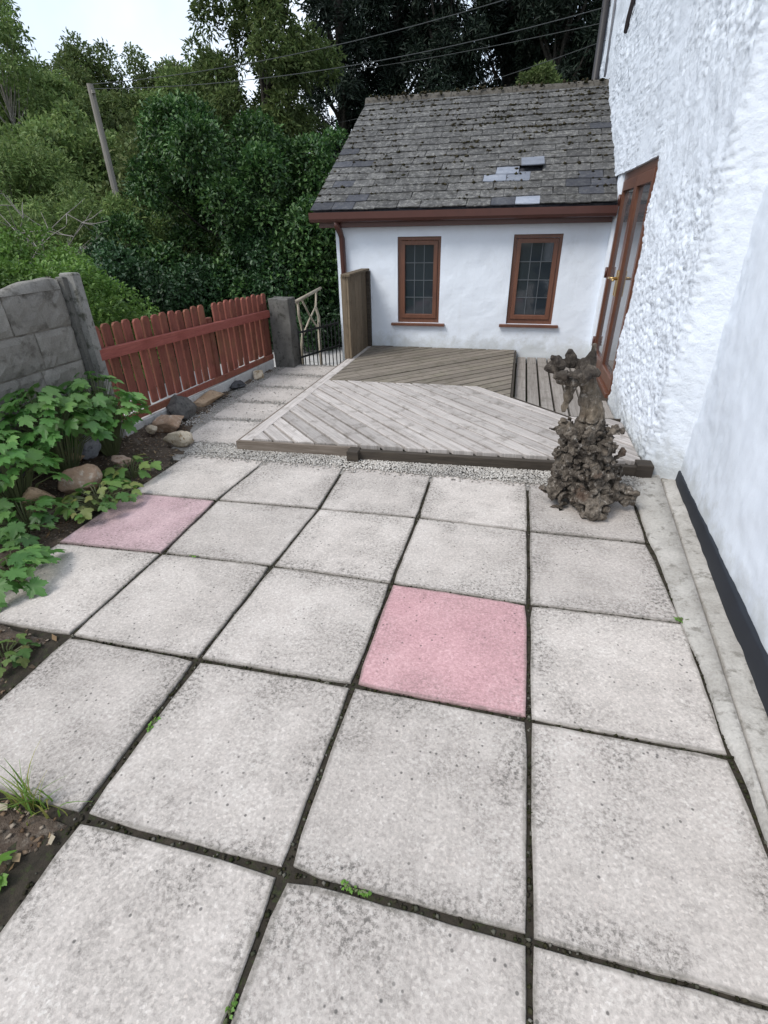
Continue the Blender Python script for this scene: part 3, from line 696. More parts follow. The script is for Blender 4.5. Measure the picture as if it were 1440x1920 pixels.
# far gable end, back and top of the house
V, F = merge([([(hx(9.5) - .01, 9.5, -.5), (4.5, 9.5, -.5), (4.5, 9.5, 5.2), (hx(9.5) - .01, 9.5, 5.2)], [(0, 1, 2, 3)]), ([(4.5, 9.5, -.5), (4.5, -1.6, -.5), (4.5, -1.6, 5.2), (4.5, 9.5, 5.2)], [(0, 1, 2, 3)]), ([(4.5, -1.6, -.5), (0.57, -1.6, -.5), (0.57, -1.6, 5.2), (4.5, -1.6, 5.2)], [(0, 1, 2, 3)])])
mk('end_wall', V, F, M['paint'], hou)
V = [(0.25, -1.75, 5.1), (0.25, 9.65, 5.1), (2.55, 9.65, 7.0), (2.55, -1.75, 7.0), (4.85, -1.75, 5.1), (4.85, 9.65, 5.1), (0.25, -1.75, 5.02), (0.25, 9.65, 5.02), (4.85, -1.75, 5.02), (4.85, 9.65, 5.02)]
mk('house_roof', V, [(0, 3, 2, 1), (3, 4, 5, 2), (0, 1, 7, 6), (5, 4, 8, 9), (6, 7, 9, 8), (0, 6, 8, 4, 3), (1, 2, 5, 9, 7)], M['slate_dark'], hou)
# smooth rendered near wall
ys = np.concatenate([np.linspace(-1.6, 0.2, 30), np.linspace(0.22, 2.62, 150)]); zz = np.concatenate([np.linspace(0.02, 3, 190), np.linspace(3.03, 5.2, 40)])
P = np.array([(wallx(y), y, z) for y in ys for z in zz]); top = np.clip((P[:, 2] - 1.25 - 0.25 * (P[:, 1] - 1.5)) / 0.35, 0, 1)
D = 0.012 * fbm(P * 1.8, 3, 41) + 0.0026 * fbm(P * 14, 3, 43) + np.maximum(top, 0.35 * np.clip((P[:, 1] - 2.05) / 0.5, 0, 1)) * rough_disp(P, 0.9)
P[:, 0] -= D; NS = P
mkf('smooth_wall', P, gridF(len(ys), len(zz))[:, ::-1], M['paint'], hou, True)
# black plinth band
ys = np.linspace(-1.6, 2.60, 90); V = []; F = []
for i, y in enumerate(ys):
    xw = wallx(y) - 0.012 - 0.004 * float(fbm(np.array([[y * 3, 1, 2]]), 3, 5)[0]); h = 0.118 + 0.012 * float(fbm(np.array([[y * 2.4, 4, 2]]), 3, 8)[0]) - 0.02 * (y > 1.6) * (y - 1.6)
    V += [(xw - .004, y, 0.0), (xw - .001, y, h - .006), (xw + .004, y, h), (xw + .06, y, h)]
for i in range(len(ys) - 1):
    for k in range(3): F.append((i * 4 + k, i * 4 + k + 1, (i + 1) * 4 + k + 1, (i + 1) * 4 + k))
F.append(((len(ys) - 1) * 4, (len(ys) - 1) * 4 + 1, (len(ys) - 1) * 4 + 2, (len(ys) - 1) * 4 + 3))
mk('plinth', V, F, M['plinth'], hou, True)
# cables and far downpipe on the house
mk('cable', *tube([(hx(6.6) - .03, 6.6, 3.62), (hx(6.8) - .03, 6.82, 3.40), (hx(7) - .03, 7.0, 3.28), (hx(7.1) - .02, 7.13, 3.2)], 0.022, 8), plain('cable_brown', (0.06, 0.045, 0.045), 0.6), hou, True)
mk('house_downpipe', *tube([(hx(9.45) - .06, 9.42, 5.1), (hx(9.45) - .06, 9.42, 1.0), (hx(9.45) - .06, 9.42, -.25)], 0.05, 10), plain('pipe_dark', (0.035, 0.033, 0.036), 0.5), hou, True)
mk('wall_cable', *tube([(hx(8.75) - .02, 8.75, 5.0), (hx(8.7) - .018, 8.7, 4.0), (hx(8.55) - .018, 8.55, 3.1)], 0.016, 6), plain('cable_grey', (0.2, 0.2, 0.22), 0.6), hou, True)
# french door
dx = hx(5) + 0.022
door = mk('double_door', *merge([box(dx, dx + .07, DY0 + .002, DY0 + .06, 0.0, DZ1 - .002, .004), box(dx, dx + .07, DY1 - .06, DY1 - .002, 0.0, DZ1 - .002, .004), box(dx, dx + .07, DY0 + .06, DY1 - .06, DZ1 - .06, DZ1 - .002, .004), box(dx - .04, dx + .07, DY0 + .06, DY1 - .06, 0.0, 0.06, .004)]), M['brown'], hou)
mid = (DY0 + DY1) / 2
for (a, b) in ((DY0 + .063, mid - .003), (mid + .003, DY1 - .063)):
    z0, z1, st = 0.064, DZ1 - .064, 0.062; x0, x1 = dx - .012, dx + .045
    mk('door_leaf', *merge([box(x0, x1, a, a + st, z0, z1, .006), box(x0, x1, b - st, b, z0, z1, .006), box(x0, x1, a + st, b - st, z1 - .085, z1, .006), box(x0, x1, a + st, b - st, z0, z0 + .11, .006)]), M['brown'], door)
    mk('pane', [(dx + .016, a + st, z0 + .11), (dx + .016, b - st, z0 + .11), (dx + .016, b - st, z1 - .085), (dx + .016, a + st, z1 - .085)], [(0, 3, 2, 1)], M['door_glass'], door)
for s_, y in ((1, mid - .045), (-1, mid + .045)):
    mk('handle_plate', *box(dx - .02, dx - .011, y - .018, y + .018, 0.80, 1.02, .003), M['brass'], door)
    mk('handle', *tube([(dx - .018, y, 0.95), (dx - .065, y, 0.95), (dx - .07, y - .012 * s_, 0.95), (dx - .07, y - .10 * s_, 0.945)], 0.010, 8), M['brass'], door, True)
for z in (0.25, 0.95, 1.6): mk('hinge', *tube([(dx - .022, DY1 - .061, z - .05), (dx - .022, DY1 - .061, z + .05)], 0.014, 8), M['gutter'], door, True)
mk('step', *box(hx(5) - .05, dx + .02, DY0 + .01, DY1 - .01, -0.02, 0.018, .004), M['fascia'], hou)

# ------------------------------------------------------------------ decking
dk = thing('decking', 'weathered timber decking with chevron boards in front of cottage', 'decking', (-0.6, 3.8, -0.03))
def boards(region, dirv, pitch, z0, z1, m, name='deck_board', phase=0.0):
    dv = Vector(dirv).normalized(); pv = Vector((-dv.y, dv.x))
    t = [pv.x * x + pv.y * y for x, y in region]; lo = min(t); hi = max(t); k = math.floor((lo - phase) / pitch)
    while phase + k * pitch < hi:
        a = phase + k * pitch + 0.0095; b = phase + (k + 1) * pitch - 0.0095; k += 1
        P = clip(clip(region, pv.x, pv.y, b), -pv.x, -pv.y, -a)
        if len(P) < 3: continue
        Q = []
        for p in P:
            if not Q or (Vector(p) - Vector(Q[-1])).length > 0.004: Q.append(p)
        if len(Q) > 2 and (Vector(Q[0]) - Vector(Q[-1])).length < 0.004: Q.pop()
        if len(Q) < 3 or abs(area2(Q)) < 0.003: continue
        dz = rs.uniform(-.0025, .0025)
        V, F = prism(Q, z0, z1 + dz, 0.003)
        uv = [(x * dv.x + y * dv.y, x * pv.x + y * pv.y) for x, y, z in V]
        mk(name, V, F, m, dk, False, uv)
Dz = 0.09; dg = 3.755
front = [(-1.935, 2.525), (0.695, 2.645), (0.69, 3.46), (0.295, 3.46), (-0.150, 3.905), (-0.445, 4.20), (-1.935, 4.165)]
boards(front, (1, -1), 0.118, Dz - 0.028, Dz, M['deck_lite'], phase=dg / math.sqrt(2) - 0.118 * 30)
back = [(-1.935, 4.170), (-0.447, 4.205), (-0.150, 3.910), (-0.150, 5.868), (-1.935, 5.868)]
boards(back, (1, 1), 0.118, Dz - 0.028, Dz - 0.001, M['deck_mid'])
low = [(-0.12, 3.3), (0.70, 3.3), (0.70, 5.868), (-0.12, 5.868)]
boards(low, (0, 1), 0.118, -0.03, 0.006, M['deck_low'])
# rim boards
V, F = prism([(-2.03, 2.50), (-1.94, 2.505), (-1.94, 5.868), (-2.03, 5.868)], Dz - .03, Dz - .004, .003)
mk('edge_board', V, F, M['deck_lite'], dk, False, [(y, x) for x, y, z in V])
mk('fascia', *beam((-2.035, 2.488, 0.040), (-1.14, 2.528, 0.040), 0.022, 0.09, (0, 0, 1), .002), M['fascia_lite'], dk)
mk('fascia', *beam((-1.14, 2.500, 0.030), (0.665, 2.590, 0.030), 0.04, 0.10, (0, 0, 1), .003), M['fascia'], dk)
mk('fascia', *beam((-2.042, 2.48, 0.03), (-2.042, 5.86, 0.03), 0.02, 0.10, (0, 0, 1), .002), M['fascia_lite'], dk)
mk('riser_board', *box(-0.146, -0.126, 3.93, 5.868, -0.005, Dz - .004, .002), M['fascia'], dk)
mk('riser_board', *beam((-0.135, 3.91, 0.040), (0.300, 3.475, 0.040), 0.02, 0.09), M['fascia'], dk)
mk('riser_board', *box(0.30, 0.695, 3.464, 3.484, -0.005, Dz - .004, .002), M['fascia'], dk)
mk('end_block', *box(-1.20, -1.12, 2.44, 2.53, 0.0, 0.086, .004), M['fascia'], dk)
mk('end_block', *box(0.655, 0.75, 2.56, 2.655, -0.03, 0.100, .005), M['fascia'], dk)

# timber screen at the cottage corner
sc_ = thing('timber_screen', 'brown vertical plank screen with sloping cap beside white cottage corner', 'screen', (-1.99, 5.5, Dz))
ys = np.linspace(5.10, 5.85, 7)
for i in range(6): mk('plank', *box(-2.0, -1.978 + rs.uniform(-.003, .003), ys[i] + .002, ys[i + 1] - .002, Dz, 0.955, .002), M['screen'], sc_)
mk('post', *box(-2.06, -2.003, 5.10, 5.16, Dz - .004, 0.955, .003), M['screen'], sc_)
mk('post', *box(-1.976, -1.935, 5.815, 5.868, Dz, 0.955, .003), M['fascia'], sc_)
mk('cap', *beam((-2.0, 5.075, 0.967), (-1.995, 5.866, 0.972), 0.10, 0.024, (0, 0, 1), .003), M['screen'], sc_)

# ------------------------------------------------------------------ picket fence, post, block wall
fn = thing('picket_fence', 'red stained picket fence between block wall and gate pillar', 'fence', (-2.98, 3.7, 0.0))
def fx(y): return -3.045 + 0.057 * (y - 2.5)
def ftop(y): return 0.835 - 0.016 * (y - 2.5)
def fbot(y): return 0.175 - 0.012 * (y - 2.5)
y = 2.50; i = 0
while y < 4.90:
    if 3.82 < y < 3.93: y += 0.105; continue
    wd = 0.079 + rs.uniform(-.003, .003); a, b = y, y + wd; x0 = fx(y) - .003 + rs.uniform(-.004, .004); h = ftop(y) + rs.uniform(-.008, .008); zb = fbot(y) + rs.uniform(-.01, .01); t = .018
    c = wd * .22
    prof = [(a, zb), (b, zb), (b, h - c * 1.1), (b - c, h), (a + c, h), (a, h - c * 1.1)]; ln = rs.uniform(-.006, .006)
    V = [(x, p + ln * (q - zb), q) for x in (x0 - t, x0) for p, q in prof]
    F = [tuple(range(5, -1, -1)), tuple(range(6, 12))] + [(k, (k + 1) % 6, 6 + (k + 1) % 6, 6 + k) for k in range(6)]
    F = [f[::-1] for f in F]
    mk('picket', V, F, M['fence'], fn); y += 0.104
for (za, zb, hh) in ((0.655, 0.590, 0.075),):
    mk('rail', *beam((fx(2.5) + .028, 2.47, za), (fx(4.92) + .028, 4.92, zb), 0.045, hh, (0, 0, 1), .004), M['fence_rail'], fn)
mk('bottom_board', *beam((fx(2.5) + .02, 2.45, 0.145), (fx(4.92) + .02, 4.92, 0.125), 0.03, 0.05, (0, 0, 1), .003), M['fence'], fn)
for y in (2.47, 3.875, 4.87): mk('post', *box(fx(y) - .04, fx(y) + .002, y - .035, y + .035, -0.1, 0.70, .004), M['fence'], fn)
V, F = prism([(-3.10, 2.5), (-3.0, 2.5), (-2.87, 4.9), (-2.98, 4.9)], -0.3, 0.098, .006)
tag(mk('fence_footing', V, F, M['lane']), 'low pale concrete footing under the red picket fence', 'footing')

cpst = thing('concrete_post', 'tall grey slotted concrete post at the end of block wall', 'post', (-3.06, 2.43, 0))
mk('dark_strip', *box(-3.10, -3.045, 2.388, 2.424, -0.2, 1.165, .005), M['post_dark'], cpst)  # solid strip in a darker concrete tone, set back beside the shaft
mk('shaft', *box(-3.10, -2.995, 2.426, 2.492, -0.2, 1.185, .008), M['post'], cpst)

bw = thing('block_wall', 'weathered grey concrete block wall with pale mortar cap', 'wall', (-3.12, 1.4, 0))
V, F = box(-3.165, -3.085, -0.9, 2.384, -0.2, 1.10)
mk('mortar_core', V, F, M['mortar'], bw)
def blockmesh(y0, y1, z0, z1, seed, capdip=False):
    ny, nz2 = 12, 7; rg2 = seed
    yy = np.linspace(y0, y1, ny); z_ = np.linspace(z0, z1, nz2); V = []
    pp = np.array([(0, a, b) for a in yy for b in z_]); d = 0.006 * fbm(pp * 16, 3, seed) + 0.004 * fbm(pp * 50, 2, seed)
    k = 0
    for i, a in enumerate(yy):
        for j, b in enumerate(z_):
            e = 0.008 if i in (0, ny - 1) or j in (0, nz2 - 1) else 0
            V.append((-3.072 + d[k] - e, a, b)); k += 1
    n0 = len(V); V += [(-3.10, a, b) for a in yy for b in z_]
    F = [tuple(f) for f in gridF(ny, nz2)]
    def edge(ids):
        for p, q in zip(ids[:-1], ids[1:]): F.append((p, q, q + n0, p + n0))
    edge([i * nz2 for i in range(ny)]); edge([i * nz2 + nz2 - 1 for i in range(ny)]); edge(list(range(nz2))); edge([(ny - 1) * nz2 + j for j in range(nz2)])
    return V, F
zc = [-0.03 + 0.226 * i for i in range(6)]
for r in range(5):
    z0 = zc[r] + .006; z1 = zc[r + 1] - .006; y1 = 2.382; first = {0: 0.24, 1: 0.44, 2: 0.34, 3: 0.30, 4: 0.44}[r]; k = 0
    while y1 > -0.8:
        ln = first if k == 0 else 0.44; o = mk('concrete_block', *blockmesh(y1 - ln, y1 - .008 if k else y1, z0, z1, r * 17 + k), M['block'], bw, False); y1 -= ln; k += 1
ys = np.linspace(-0.85, 2.38, 90); V = []; F = []
for i, y in enumerate(ys):
    t = float(fbm(np.array([[y * 4, 2, 1]]), 3, 3)[0]); h = 1.140 + 0.016 * t + 0.022 * math.exp(-((y - 2.3) / 0.16) ** 2) - 0.03 * math.exp(-((y - 1.95) / 0.12) ** 2)
    V += [(-3.17, y, 1.095), (-3.165, y, h - .012), (-3.12, y, h + .004 * t), (-3.082, y, h - .008), (-3.074 + .004 * t, y, 1.095)]
for i in range(len(ys) - 1):
    for k in range(4): F.append((i * 5 + k, i * 5 + k + 1, (i + 1) * 5 + k + 1, (i + 1) * 5 + k))
F.append((0, 1, 2, 3, 4)); F.append(tuple((len(ys) - 1) * 5 + k for k in (4, 3, 2, 1, 0)))
mk('mortar_cap', V, F, M['block'], bw, True)

# gate pillar, iron gate and rustic rail
V, F = box(-2.865, -2.63, 4.93, 5.13, -0.32, 0.75, .012)
bm = bmesh.new(); me = mesh('t', V, F); bm.from_mesh(me); bmesh.ops.subdivide_edges(bm, edges=bm.edges[:], cuts=7, use_grid_fill=True); me = bpy.data.meshes.new('gate_pillar'); bm.to_mesh(me); bm.free()
co = np.empty(len(me.vertices) * 3, np.float32); me.vertices.foreach_get('co', co); co = co.reshape(-1, 3); co += (0.008 * np.stack([fbm(co * 9, 3, 5), fbm(co * 9, 3, 6), fbm(co * 9, 3, 7)], 1)).astype(np.float32); me.vertices.foreach_set('co', co.ravel())
pil = thing('gate_pillar', 'short grey concrete pillar between red fence and iron gate', 'pillar', (-2.75, 5.03, -0.3))
o = link('shaft', me, M['post_dark'], pil); o.location = -Vector(pil.location)
gt = thing('iron_gate', 'low dark iron bar gate between grey pillar and cottage corner', 'gate', (-2.5, 5.4, -0.3))
ga, gb = Vector((-2.61, 5.10, 0)), Vector((-2.37, 5.84, 0))
for i in range(11):
    p = ga.lerp(gb, i / 10); mk('bar', *tube([(p.x, p.y, -0.31), (p.x, p.y, 0.40 + 0.02 * (i % 2))], 0.007, 6), M['iron'], gt)
for z in (-0.22, 0.08, 0.36): mk('rail', *beam((ga.x, ga.y, z), (gb.x, gb.y, z), 0.012, 0.022), M['iron'], gt)
rr = thing('rustic_rail', 'pale rustic pole handrail on crooked branch posts behind the iron gate', 'handrail', (-2.75, 5.9, -0.3))
mk('handrail', *tube([(-2.69, 5.22, 0.665), (-2.76, 5.8, 0.675), (-2.86, 6.6, 0.69)], [0.022, 0.02, 0.018], 8), M['rustic'], rr, True)
mk('branch_post', *tube([(-2.74, 5.45, -0.31), (-2.73, 5.42, 0.1), (-2.715, 5.48, 0.3), (-2.72, 5.42, 0.5), (-2.71, 5.4, 0.66)], [0.02, 0.02, 0.018, 0.017, 0.015], 7), M['rustic'], rr, True)
mk('branch_post', *tube([(-2.82, 6.3, -0.31), (-2.80, 6.25, 0.1), (-2.82, 6.34, 0.35), (-2.80, 6.2, 0.5), (-2.83, 6.35, 0.68)], [0.022, 0.022, 0.02, 0.018, 0.016], 7), M['rustic'], rr, True)
mk('brace', *tube([(-2.73, 5.46, 0.22), (-2.77, 5.85, 0.38), (-2.80, 6.2, 0.5)], [0.014, 0.013, 0.012], 6), M['rustic'], rr, True)
mk('brace', *tube([(-2.74, 5.6, 0.66), (-2.77, 5.9, 0.42), (-2.80, 6.25, 0.2)], [0.013, 0.012, 0.012], 6), M['rustic'], rr, True)

# ------------------------------------------------------------------ stones
def rock(label, loc, size, m, seed, rotz=0.0, group=None, tilt=0.0, flat=0.0):
    bm = bmesh.new(); bmesh.ops.create_icosphere(bm, subdivisions=4, radius=1.0)
    P = np.array([v.co[:] for v in bm.verts])
    rr_ = random.Random(seed)
    # planar facets cut into the ball
    for k in range(11):
        nrm = Vector((rr_.uniform(-1, 1), rr_.uniform(-1, 1), rr_.uniform(-0.6, 1))).normalized(); d = rr_.uniform(0.48, 0.80); nn = np.array(nrm)
        ex = P @ nn - d; P -= np.clip(ex, 0, None)[:, None] * nn[None] * 0.97
    P *= (1 + 0.10 * fbm(P * 1.6 + seed, 3, seed) + 0.035 * fbm(P * 6 + seed, 3, seed + 3))[:, None]
    P *= np.array(size)
    for v, p in zip(bm.verts, P): v.co = p
    me = bpy.data.meshes.new('stone'); bm.to_mesh(me); bm.free(); me.polygons.foreach_set('use_smooth', [True] * len(me.polygons)); me.materials.append(m)
    o = link('stone', me, None, None, loc, (tilt, 0.15 * tilt, rotz)); return tag(o, label, 'stone', group)
tan = mottled('stone_tan', (0.34, 0.235, 0.15), (0.45, 0.33, 0.23), (0.2, 0.14, 0.09), 9, bst=0.8, bd=0.01)
cream = mottled('stone_cream', (0.42, 0.345, 0.25), (0.55, 0.48, 0.38), (0.23, 0.16, 0.09), 12, bst=0.9, bd=0.012)
greyst = mottled('stone_grey', (0.095, 0.09, 0.085), (0.16, 0.15, 0.14), (0.06, 0.06, 0.058), 11, bst=0.8, bd=0.01)
brownst = mottled('stone_brown', (0.30, 0.195, 0.13), (0.43, 0.31, 0.225), (0.52, 0.44, 0.36), 9, bst=0.7, bd=0.01)
pinkst = mottled('stone_pink', (0.36, 0.25, 0.19), (0.46, 0.36, 0.29), (0.25, 0.15, 0.1), 13, bst=0.8, bd=0.01)
bluest = mottled('stone_slate', (0.16, 0.165, 0.18), (0.24, 0.245, 0.265), (0.1, 0.1, 0.11), 8, bst=0.5)
darkst = mottled('stone_dark', (0.05, 0.05, 0.055), (0.09, 0.09, 0.095), (0.03, 0.03, 0.03), 8, bst=0.5)
rock('large dark grey stone leaning at the foot of the picket fence', (-2.90, 3.10, 0.075), (0.15, 0.19, 0.115), greyst, 5, 0.5, tilt=0.2)
rock('rounded orange brown stone beside the dark grey stone', (-2.81, 2.78, 0.07), (0.16, 0.115, 0.085), brownst, 8, 0.3)
rock('hollowed cream stone at the corner of path slabs', (-2.56, 2.50, 0.055), (0.13, 0.075, 0.075), cream, 11, 0.25)
rock('flat tan stone behind the dark grey stone', (-2.90, 3.55, 0.045), (0.12, 0.25, 0.065), tan, 14, -0.1)
rock('small dark stone by the fence end', (-2.89, 4.05, 0.035), (0.09, 0.14, 0.045), darkst, 17, 0.2)
rock('small cream stone near the gate pillar', (-2.83, 4.42, 0.04), (0.07, 0.12, 0.06), cream, 19, -0.2)
rock('flat tan stone under the leafy plant beside slate piece', (-2.86, 1.82, 0.16), (0.105, 0.075, 0.05), tan, 23, 0.6, tilt=0.2)
rock('angular orange tan stone in the soil bed', (-2.66, 1.66, 0.10), (0.095, 0.125, 0.10), brownst, 26, -0.5, tilt=0.35)
rock('small pinkish stone among the small leaves', (-2.61, 1.97, 0.09), (0.075, 0.06, 0.055), pinkst, 29, 0.1)
rock('upright blue grey slate piece among the leaves', (-2.86, 1.98, 0.17), (0.03, 0.09, 0.085), bluest, 31, -0.6, tilt=0.3)
rock('mossy tan stone under the big leaves', (-2.74, 1.40, 0.10), (0.11, 0.10, 0.09), tan, 37, 0.9)
rock('little white chip of stone beside the orange brown stone', (-2.86, 2.63, 0.06), (0.05, 0.04, 0.04), cream, 41, 0.9)

# ------------------------------------------------------------------ driftwood stump
def stump():
    bm = bmesh.new(); bmesh.ops.create_icosphere(bm, subdivisions=2, radius=1.0)
    IV = np.array([v.co[:] for v in bm.verts]); IF = np.array([[v.index for v in f.verts] for f in bm.faces]); bm.free(); AV = []; AF = []
    def blob(c, r):
        AF.append(IF + len(AV) * len(IV)); AV.append(IV * np.array(r if hasattr(r, '__len__') else (r, r, r)) + np.array(c))
    def limb(a, b, r0, r1, k=7, bend=(0, 0, 0)):
        a, b, bend = Vector(a), Vector(b), Vector(bend)
        for i in range(k):
            t = i / (k - 1); blob(a.lerp(b, t) + bend * (4 * t * (1 - t)), r0 + (r1 - r0) * t)
    # knotted root ball
    blob((.33, 2.17, .12), (.16, .145, .13)); blob((.30, 2.18, .24), (.13, .12, .12)); blob((.265, 2.18, .35), (.088, .085, .11))
    rq = random.Random(12)
    for i in range(150):   # tangle of broken, twisted root stubs lying over the ball
        a = rq.uniform(0, 6.28); h = rq.uniform(0.02, 0.43); r = 0.160 - 0.24 * max(0, h - .14)
        c = Vector((.315 - .12 * h + r * math.cos(a), 2.17 + .85 * r * math.sin(a), h))
        out = Vector((math.cos(a), math.sin(a), 0)); tan_ = Vector((-math.sin(a), math.cos(a), 0)); t0 = rq.uniform(0, 6.28)
        d = (tan_ * math.cos(t0) + Vector((0, 0, 1)) * math.sin(t0) * 1.6 + out * rq.uniform(-.1, .6)).normalized()
        r0 = rq.uniform(.008, .020); ln = rq.uniform(.04, .11)
        limb(c - out * .012, c + d * ln, r0, r0 * rq.uniform(.25, .7), 6, out * rq.uniform(-.02, .035) + tan_ * rq.uniform(-.02, .02))
    # front lobe, feet
    blob((.35, 2.02, .05), (.085, .075, .055)); blob((.33, 2.05, .08), (.11, .09, .07))
    limb((.42, 2.14, .10), (.545, 2.14, .075), .06, .03, 5, (0, 0, .02)); limb((.52, 2.13, .07), (.56, 2.10, .12), .03, .012, 4)
    limb((.19, 2.12, .10), (.075, 2.10, .105), .05, .016, 6, (0, 0, -.015))
    # trunk neck
    limb((.255, 2.17, .44), (.240, 2.17, .62), .074, .046, 8, (.02, 0, 0)); limb((.240, 2.17, .60), (.185, 2.16, .74), .046, .044, 6, (.02, 0, 0))
    limb((.18, 2.13, .74), (.135, 2.13, .62), .03, .018, 9, (-.02, 0, 0)); limb((.135, 2.13, .62), (.12, 2.13, .56), .018, .012, 6)
    # collar spur on the left, spear on the right
    limb((.18, 2.13, .42), (.125, 2.12, .50), .042, .018, 5); limb((.12, 2.12, .455), (.065, 2.11, .46), .022, .007, 5)
    limb((.33, 2.10, .33), (.385, 2.09, .50), .04, .007, 7)
    # bowl shaped head: ring of lumps round a hollow
    hc = Vector((.125, 2.13, .775))
    for i in range(15):
        a = 2 * math.pi * i / 15; blob(hc + Vector((.086 * math.cos(a), .074 * math.sin(a) - .01, .014 * math.sin(3 * a) + .022 * math.sin(a))), .021 + .006 * math.sin(5 * a))
    for i in range(9):
        a = 2 * math.pi * i / 9; blob(hc + Vector((.056 * math.cos(a) + .012, .046 * math.sin(a), -.055)), .024)
    limb(hc + Vector((.07, .03, .0)), (.215, 2.15, .885), .036, .008, 7, (.012, 0, 0)); limb(hc + Vector((-.08, 0, .0)), (.012, 2.11, .775), .036, .014, 4); limb(hc + Vector((-.06, -.02, .02)), (.03, 2.10, .83), .026, .01, 4)
    limb(hc + Vector((.0, .06, .02)), (.11, 2.17, .845), .03, .012, 4); limb(hc + Vector((.09, -.03, -.01)), (.245, 2.08, .765), .03, .012, 4)
    me = fast_mesh('stump_base', np.concatenate(AV), np.concatenate(AF))
    o = bpy.data.objects.new('driftwood_stump', me); COL.objects.link(o)
    md = o.modifiers.new('r', 'REMESH'); md.mode = 'VOXEL'; md.voxel_size = 0.0058
    dg_ = bpy.context.evaluated_depsgraph_get(); me2 = bpy.data.meshes.new_from_object(o.evaluated_get(dg_)); o.modifiers.clear(); o.data = me2; bpy.data.meshes.remove(me)
    nv = len(me2.vertices); co = np.empty(nv * 3); me2.vertices.foreach_get('co', co); co = co.reshape(-1, 3)
    nm = np.array([v.normal[:] for v in me2.vertices])
    low_ = np.clip((0.58 - co[:, 2]) / 0.15, 0, 1); 
    d = low_ * (0.010 * ridged(co * np.array([24, 24, 15]), 3, 3) + 0.007 * fbm(co * 55, 3, 7)) + (1 - low_) * (0.006 * ridged(co * np.array([26, 26, 7]), 2, 13) + 0.004 * fbm(co * 45, 3, 9))
    pit = np.clip(np.abs(vnoise(co * 15, 51)) - 0.0, 0, 1); d -= low_ * 0.045 * np.clip(0.16 - pit, 0, 1) / 0.16
    co = co + nm * d[:, None]; co[:, 2] = np.maximum(co[:, 2], 0.001)
    base = np.array([0.3, 2.15, 0.0]); me2.vertices.foreach_set('co', (co - base).astype(np.float32).ravel()); me2.update()
    o.location = base; md = o.modifiers.new('d', 'DECIMATE'); md.ratio = 0.22
    dg_ = bpy.context.evaluated_depsgraph_get(); dg_.update(); me3 = bpy.data.meshes.new_from_object(o.evaluated_get(dg_)); o.modifiers.clear(); o.data = me3; bpy.data.meshes.remove(me2)
    me3.polygons.foreach_set('use_smooth', [False] * len(me3.polygons)); me3.materials.clear(); me3.materials.append(M['drift'])
    return o
b = NB('driftwood'); p = b.pos()
g = b.noise(p, 16, 5, 0.7); c = b.mix(b.step(g, 0.38, 0.64), (0.045, 0.037, 0.030), (0.185, 0.158, 0.13))
c = b.mix(b.step(b.noise(p, 34, 4, 0.7), 0.56, 0.68), c, (0.34, 0.31, 0.275))
c = b.mix(b.step(b.noise(p, 5.5, 3, 0.6), 0.58, 0.74), c, (0.105, 0.066, 0.048))
zc_ = b.n('ShaderNodeSeparateXYZ', {0: p}).outputs[2]
neck = b.m1('MULTIPLY', b.m1('MULTIPLY', b.step(zc_, 0.46, 0.54), b.step(zc_, 0.74, 0.69)), b.step(b.noise(p, 9, 3), 0.36, 0.56))
c = b.mix(b.m1('MULTIPLY', neck, 0.6), c, (0.21, 0.17, 0.125))
c = b.mix(b.m1('MULTIPLY', b.step(zc_, 0.70, 0.76), b.m1('MULTIPLY', b.step(b.noise(p, 13, 4, 0.7), 0.36, 0.52), 0.8)), c, (0.045, 0.038, 0.033))
gr = b.noise(b.mapv(p, (60, 60, 9)), 1.0, 4, 0.7); c = b.mix(0.7, c, b.ramp(gr, [(0.25, 0.2), (0.75, 0.72)]), 'OVERLAY')
M['drift'] = b.done(c, 0.9, b.bump(b.m1('ADD', g, gr), 0.8, 0.01), 0.15)
tag(stump(), 'gnarled grey brown driftwood stump standing on slab before decking', 'stump')

# ------------------------------------------------------------------ leafy plants in the bed
def lobed_leaf(seed, lobes=5, serr=0.07):
    """palmate leaf with pointed, toothed lobes; stalk at the origin, about 0.9 long along +x"""
    r_ = random.Random(seed); n = 46; V = [(0.28, 0, 0.0)]
    dirs = [(0.0, 0.64), (0.95, 0.52), (-0.95, 0.52), (1.95, 0.38), (-1.95, 0.38)] if lobes == 5 else [(0.0, 0.62), (1.35, 0.46), (-1.35, 0.46)]
    wd = 0.62 if lobes == 5 else 0.85
    for i in range(n):
        a = -math.pi + 2 * math.pi * (i + .5) / n; rad = 0.27; rid = 0
        for d, l in dirs:
            u = max(0.0, 1 - abs(a - d) / wd); rad = max(rad, 0.25 + (l - 0.25) * u ** 0.85); rid = max(rid, u)
        rad += serr * 0.5 * (1 if i % 2 else -1) + r_.uniform(-.012, .012)
        if abs(abs(a) - math.pi) < 0.2: rad *= 0.5
        x = 0.28 + rad * math.cos(a); yv = rad * math.sin(a)
        z = -0.30 * (x - 0.25) ** 2 - 0.30 * yv * yv + 0.10 * (1 - rid) * rad + r_.uniform(-.012, .012)
        V.append((x, yv, z))
    return V, [(0, 1 + i, 1 + (i + 1) % n) for i in range(n)]
LG = leaf_mat('bed_leaf', [(0.05, 0.14, 0.028), (0.085, 0.20, 0.045), (0.14, 0.27, 0.07), (0.07, 0.17, 0.036)], 0.45, 0.28, 0.45)
LY = leaf_mat('ground_leaf', [(0.06, 0.14, 0.03), (0.10, 0.21, 0.045), (0.15, 0.25, 0.06), (0.20, 0.20, 0.06)], 0.5, 0.28, 0.4)
